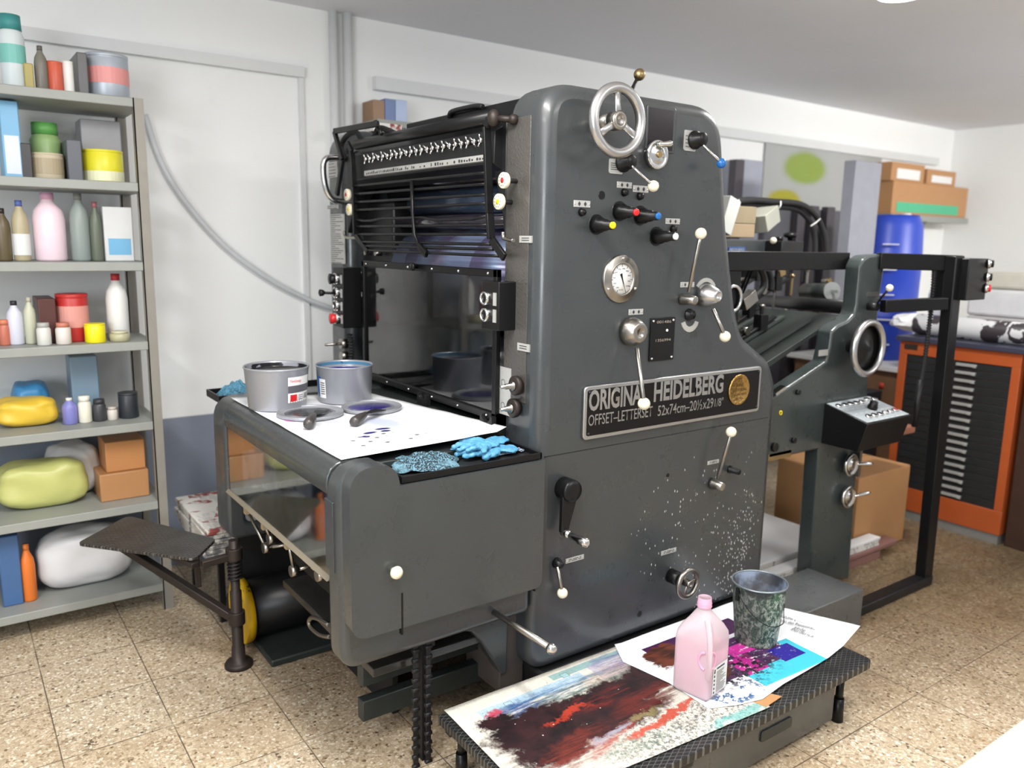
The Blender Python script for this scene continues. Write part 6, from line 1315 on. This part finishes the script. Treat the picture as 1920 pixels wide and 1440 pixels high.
# things standing on top behind the press, on the wall ledge
Lg = thing('wall_shelf', 'narrow wall shelf behind the press top', 'shelf', (2.1, 3.85, 2.2)); zq = at(740, 232, 'y', 3.8).z
bm = new(); x0_, x1_ = at(692, 240, 'y', 3.8).x, at(800, 240, 'y', 3.8).x; box(bm, (x0_, 3.70, zq-.03), (x1_, YW, zq)); obj('shelf_board', bm, m_sh, Lg)
for px0, px1, py, c, lbl in ((700, 722, 186, (150, 120, 96), 'brown box on the wall shelf behind the press top'), (722, 742, 184, (112, 130, 172), 'blue grey box on the wall shelf beside the brown one'), (742, 764, 186, (176, 192, 222), 'pale blue box at the right of the wall shelf')):
    a = at(px0, py, 'y', 3.8); b = at(px1, py, 'y', 3.8); bm = new(); box(bm, (a.x, 3.8, zq+.0005), (b.x-.002, 3.93, a.z)); tag(obj('small_box', bm, colm(c), bevel=.003), lbl, 'box')
bm = new(); a = at(697, 212, 'y', 3.32); b = at(752, 245, 'y', 3.32); box(bm, (a.x, 3.31, 2.062), (b.x, 3.48, 2.10)); tag(obj('printed_label_pad', bm, mn, bevel=.002), 'white printed pad lying on the far end of the press', 'paper')
# ================================================================ right background
# drawer cabinet with orange frame
XC = 4.62; ya_, yb_ = at(1900, 800, 'x', XC).y, at(1672, 800, 'x', XC).y
ztop = at(1800, 651, 'x', XC).z
CBN = thing('plan_chest', 'orange framed metal cabinet with many shallow black drawers', 'cabinet', (XC+.3, (ya_+yb_)/2, 0))
mo = plain('orange_paint', srgb(168, 80, 38), .4, var=.08); mdr = plain('black_drawer', (.014, .016, .017), .45, var=.3)
bm = new(); box(bm, (XC+.02, ya_, .06), (XC+.75, yb_, ztop)); obj('cabinet_body', bm, mo, CBN)
bm = new(); box(bm, (XC+.01, ya_+.01, 0), (XC+.7, yb_-.01, .06)); obj('plinth', bm, plain('grey_plinth', srgb(120, 118, 114), .6), CBN)
fw = .045; bm = new(); z_b, z_t = .19, ztop-.075
box(bm, (XC, ya_, .055), (XC+.02, yb_, z_b)); box(bm, (XC, ya_, z_t), (XC+.02, yb_, ztop)); box(bm, (XC, ya_, z_b), (XC+.02, ya_+fw, z_t)); box(bm, (XC, yb_-fw, z_b), (XC+.02, yb_, z_t)); obj('front_frame', bm, mo, CBN, bevel=.002)
nd = 18
for k in range(nd):
    h_ = (z_t-z_b)/nd; z0_ = z_t-(k+1)*h_; bm = new(); box(bm, (XC+.006, ya_+fw+.002, z0_+.0015), (XC+.022, yb_-fw-.002, z0_+h_-.0015)); d_ = obj('drawer', bm, mdr, CBN, bevel=.001)
    hc = (at(1803, 760, 'x', XC).y); bm = new(); box(bm, (XC-.006, hc-.055, z0_+h_*.38), (XC+.006, hc+.055, z0_+h_*.72)); box(bm, (XC-.010, hc-.055, z0_+h_*.34), (XC+.006, hc-.034, z0_+h_*.60)); obj('handle', bm, M['label'], d_, bevel=.001)
a, b = at(1698, 632, 'x', XC), at(1722, 640, 'x', XC); bm = new(); box(bm, (XC-.003, b.y, ztop-.045), (XC, a.y, ztop-.015)); obj('maker_plate', bm, M['nickel'], CBN)
# neighbour: dark reddish cabinet at the far right
bm = new(); box(bm, (XC+.02, ya_-.75, 0), (XC+.7, ya_-.02, ztop-.01)); tag(obj('brown_cabinet', bm, plain('dark_red_wood', (.045, .022, .015), .4, var=.3), bevel=.006), 'dark reddish brown cabinet at the right edge next to the orange one', 'cabinet')
# worktop slab over both
bm = new(); box(bm, (XC-.02, ya_-.75, ztop+.001), (XC+.95, yb_+.02, ztop+.03)); tag(obj('worktop', bm, plain('dark_blue_top', srgb(58, 60, 76), .35), bevel=.004), 'dark worktop lying on the orange and brown cabinets', 'worktop')
zw = ztop+.031
# patterned roll
t = T('black_white_pattern'); x, y, z = t.sep(); f_ = t.math('GREATER_THAN', t.noise(7, 3, .5, t.mapv((1, 1.2, 1), (0, .3, 0)), .8), .52); m_roll = t.set(t.mix(f_, srgb(205, 206, 208), srgb(58, 52, 56)), .45)
ra = at(1680, 612, 'x', XC+.14); bm = new(); lathe(bm, (XC+.14, yb_-.01, zw+.062), (0, -1, 0), [(0, 0), (0, .055), (.008, .062), (1.3, .062), (1.308, 0)], 40); tag(obj('fabric_roll', bm, m_roll), 'long roll with black and white camouflage pattern on the dark worktop', 'roll')
# pale piles further back on the worktop
yp = at(1812, 600, 'x', XC+.36).y; bm = new(); box(bm, (XC+.35, ya_-.70, zw), (XC+.85, yp, zw+.12)); tag(obj('paper_pile', bm, plain('pale_grey_pile', srgb(178, 176, 176), .7), bevel=.01), 'wide pale grey pile on the dark worktop, lowest', 'paper')
bm = new(); box(bm, (XC+.40, ya_-.68, zw+.121), (XC+.88, yp+.03, zw+.28)); tag(obj('white_package', bm, plain('white_pack', srgb(206, 206, 208), .7), bevel=.02), 'wide white package resting on the pale grey pile', 'package')
bm = new(); box(bm, (XC+.42, ya_-.66, zw+.281), (XC+.86, yp-.03, zw+.38)); tag(obj('white_package', bm, plain('cream_pack', srgb(196, 192, 180), .7), bevel=.02), 'cream package, topmost on the white package', 'package')
# blue barrel on a low bench behind the feeder
bb = at(1676, 676, 'x', 5.35); BE = thing('bench', 'white topped brown bench carrying the blue barrel', 'bench', (5.5, 3.0, 0)); zbn = bb.z
bm = new(); box(bm, (5.02, 2.62, zbn-.03), (5.85, 3.55, zbn)); obj('bench_top', bm, M['white'], BE, bevel=.003); bm = new(); box(bm, (5.06, 2.66, 0), (5.80, 3.50, zbn-.031)); obj('bench_body', bm, plain('brown_panel', srgb(124, 92, 66), .6), BE)
mb_ = plain('blue_barrel_plastic', srgb(34, 62, 168), .35, var=.05); t_ = at(1690, 404, 'x', 5.45); Hb = t_.z-zbn-.001
c = V(5.42, 3.13, zbn+.001); 
c = at(1655, 560, 'x', 5.42); c.z = zbn+.001; R_ = .225
BA = thing('plastic_barrel', 'tall blue plastic barrel standing behind the feeder', 'barrel', c); bm = new(); lathe(bm, c, (0, 0, 1), [(0, R_*.86), (.02, R_*.92), (Hb*.28, R_*.98), (Hb*.30, R_*1.02), (Hb*.32, R_*.99), (Hb*.66, R_), (Hb*.68, R_*1.04), (Hb*.70, R_), (Hb*.93, R_*.94), (Hb*.98, R_*.84), (Hb, R_*.80), (Hb*.99, R_*.74), (Hb*.98, 0)], 48, cap=False); obj('barrel_body', bm, mb_, BA)
bm = new(); cyl(bm, c+V(-.02, -.12, Hb*.98), c+V(-.02, -.12, Hb*1.01), .03); obj('bung', bm, M['white'], BA)
for k in range(5):
    q = (c+V(-R_*.93, -R_*.62, Hb*(.12+.17*k))); bm = new(); cbox(bm, q, (.02, .10, .006), Matrix.Rotation(.55, 3, 'Z')); obj('level_mark', bm, M['white'], BA)
for k, (px0, py0, px1, py1, c_, lb_) in enumerate(((1690, 590, 1765, 604, (230, 230, 232), 'flat white folded cloth beside the roll'), (1722, 510, 1770, 578, (206, 208, 214), 'crumpled clear plastic bag behind the guard frame'))):
    a = at(px0, py1, 'x', 5.0+.02*k); b = at(px1, py0, 'x', 5.0); ccx = (a.y+b.y)/2
    bm = new(); b2 = new(); bmesh.ops.create_icosphere(b2, subdivisions=3, radius=1)
    for v_ in b2.verts: n_ = 1+.25*mnoise.noise(v_.co*2.3+V(k, 0, 0)); v_.co = Vector((4.90+.26*k+v_.co.x*.10*n_, ccx+v_.co.y*(a.y-b.y)/2*n_, max(zw+.0, zw+(b.z-zw)/2+v_.co.z*(b.z-zw)/2*n_)))
    merge(bm, b2)
    if k == 0: bmesh.ops.scale(bm, vec=(1, 1, 1), verts=bm.verts)
    tag(obj('plastic_bag' if k else 'folded_cloth', bm, colm(c_)), lb_, 'bag' if k else 'cloth')
# printed poster board, grey racks and dark columns at the back wall
yr = 3.55
RK = thing('storage_rack', 'tall grey rack with dark uprights behind the feeder', 'rack', (5.6, 3.75, 0))
xa_, xb_ = at(1500, 400, 'y', 3.62).x, at(1640, 400, 'y', 3.62).x; zr = at(1600, 300, 'y', 3.62).z
bm = new(); box(bm, (xa_-.35, 3.66, 0), (xb_, 3.93, zr-.38)); obj('rack_back', bm, plain('grey_rack', srgb(84, 84, 90), .6), RK)
for k, px in enumerate((1490, 1515, 1545, 1600)):
    q = at(px, 430, 'y', 3.62); q2 = at(px+(14 if k < 3 else 24), 430, 'y', 3.62); bm = new(); box(bm, (q.x, 3.60, 0), (q2.x, 3.655, zr-.36)); obj('upright', bm, plain('dark_upright', srgb(64, 60, 66), .5), RK, bevel=.003)
xl_, xr_ = at(1432, 360, 'y', 3.94).x, at(1664, 360, 'y', 3.94).x; zl0, zl1 = at(1550, 420, 'y', 3.94).z, at(1550, 280, 'y', 3.94).z
t = T('poster_print'); x, y, z = t.sep(); u = t.math('DIVIDE', t.math('SUBTRACT', x, xl_), xr_-xl_); v = t.math('DIVIDE', t.math('SUBTRACT', z, zl0), zl1-zl0); nz = t.noise(2.2, 3)
col = t.mix(nz, srgb(158, 160, 158), srgb(172, 174, 174))
col = t.mix(t.blob((u, v), .30, .72, .16, .20, .25, .3, nz), col, srgb(134, 154, 70)); col = t.mix(t.blob((u, v), .16, .28, .12, .14, .25, .3, nz), col, srgb(160, 154, 40)); col = t.mix(t.math('MULTIPLY', t.blob((u, v), .72, .75, .12, .10, .4), .7), col, srgb(166, 168, 160))
bm = new(); box(bm, (xl_, 3.950, zl0), (xr_-.12, YW-.002, zl1)); bm2 = obj('poster_board', bm, t.set(col, .6)); tag(bm2, 'pale printed poster board with green and yellow shapes above the rack', 'poster')
bm = new(); cx_ = at(1650, 400, 'y', 3.56); la, lb_ = at(1606, 300, 'y', 2.90), at(1655, 300, 'y', 2.90); box(bm, (la.x, 2.90, 0), (lb_.x, 2.98, la.z)) ; tag(obj('grey_locker', bm, plain('light_grey_locker', srgb(140, 142, 152), .5), bevel=.004), 'light grey tall locker standing before the blue barrel', 'locker')
bm2['label'] = 'pale printed poster board with green and yellow shapes above the rack'
bm = new(); q = at(1372, 300, 'y', 3.7); q2 = at(1388, 300, 'y', 3.7); box(bm, (q.x, 3.66, 0), (q2.x, 3.72, at(1380, 300, 'y', 3.7).z)); tag(obj('dark_post', bm, plain('dark_grey_post', srgb(70, 66, 74), .5), bevel=.003), 'dark upright post by the wall just right of the side frame', 'post')
bm = new(); q = at(1392, 300, 'y', 3.7); q2 = at(1432, 300, 'y', 3.7); box(bm, (q.x, 3.70, 0), (q2.x, 3.90, at(1410, 300, 'y', 3.7).z)); tag(obj('narrow_cabinet', bm, plain('blue_grey_cabinet', srgb(158, 162, 176), .5), bevel=.004), 'blue grey narrow cabinet between dark post and poster board', 'cabinet')
# brown cartons on a wall bracket
yb2 = 3.70
WS = thing('wall_bracket_shelf', 'grey wall shelf in the corner carrying open cardboard boxes', 'shelf', (7.3, 3.8, 1.9)); xa2, xb2 = at(1668, 400, 'y', yb2).x, at(1812, 405, 'y', yb2).x; zs = at(1740, 405, 'y', yb2).z
bm = new(); box(bm, (xa2, yb2-.02, zs-.05), (xb2, YW, zs)); obj('shelf_board', bm, m_sh, WS); bm = new(); prism(bm, [(YW, zs-.05), (yb2, zs-.05), (YW, zs-.30)], 'x', (xa2+xb2)/2-.02, (xa2+xb2)/2+.02); obj('bracket', bm, m_sh, WS)
mt_ = colm((178, 132, 88)); xm = at(1757, 350, 'y', yb2).x; zc1 = at(1740, 345, 'y', yb2).z
bm = new(); box(bm, (xa2+.02, yb2, zs+.001), (xb2-.02, YW-.02, zc1)); OB = obj('cardboard_box', bm, mt_, bevel=.004); tag(OB, 'wide brown cardboard box with green stripe on the corner wall shelf', 'box'); a = at(1680, 392, 'y', yb2); b = at(1797, 378, 'y', yb2); bm = new(); box(bm, (a.x, yb2-.003, zs+.02), (b.x, yb2, zs+.10)); obj('green_stripe', bm, colm((76, 178, 136)), OB)
zt3 = at(1740, 300, 'y', yb2).z
for px0, px1, py, lb_ in ((1676, 1738, 302, 'open brown box showing white content, left on top of the striped box'), (1742, 1796, 316, 'open brown box with white content, right on top of the striped box')):
    a = at(px0, py, 'y', yb2); b = at(px1, py, 'y', yb2); r = thing('open_box', lb_, 'box', ((a.x+b.x)/2, yb2+.1, zc1)); bm = new(); box(bm, (a.x, yb2+.01, zc1+.001), (b.x, YW-.03, a.z)); obj('carton_body', bm, mt_, r, bevel=.003); bm = new(); w_ = b.x-a.x; box(bm, (a.x+w_*.15, yb2+.005, zc1+.02), (b.x-w_*.15, yb2+.010, a.z-.05)); obj('white_content', bm, M['white'], r)
# dark blue toolbox with red cap and stool behind the control desk
a = at(1628, 742, 'y', 2.78); b = at(1672, 718, 'y', 2.78); bm = new(); box(bm, (a.x-.03, 2.78, .0), (min(b.x, 4.99), 2.885, b.z-.04)); tag(obj('tool_cabinet', bm, plain('slate_blue_cabinet', srgb(52, 56, 64), .5), bevel=.005), 'slate blue low cabinet behind the control desk', 'cabinet')
zc_ = b.z-.039; bm = new(); lathe(bm, (at(1654, 725, 'y', 2.83).x, 2.83, zc_), (0, 0, 1), [(0, .022), (.035, .022), (.036, 0)], 20); tag(obj('plastic_cup', bm, colm((200, 70, 46))), 'small orange red plastic cup on the slate blue cabinet', 'cup')
a = at(1712, 800, 'y', 2.10); bm = new(); box(bm, (3.50, 2.085, a.z-.03), (a.x, 2.30, a.z+.01)); part('pile_table', bm, plain('reddish_wood', srgb(140, 92, 72), .5), bevel=.006, label='reddish wooden board behind the control desk')
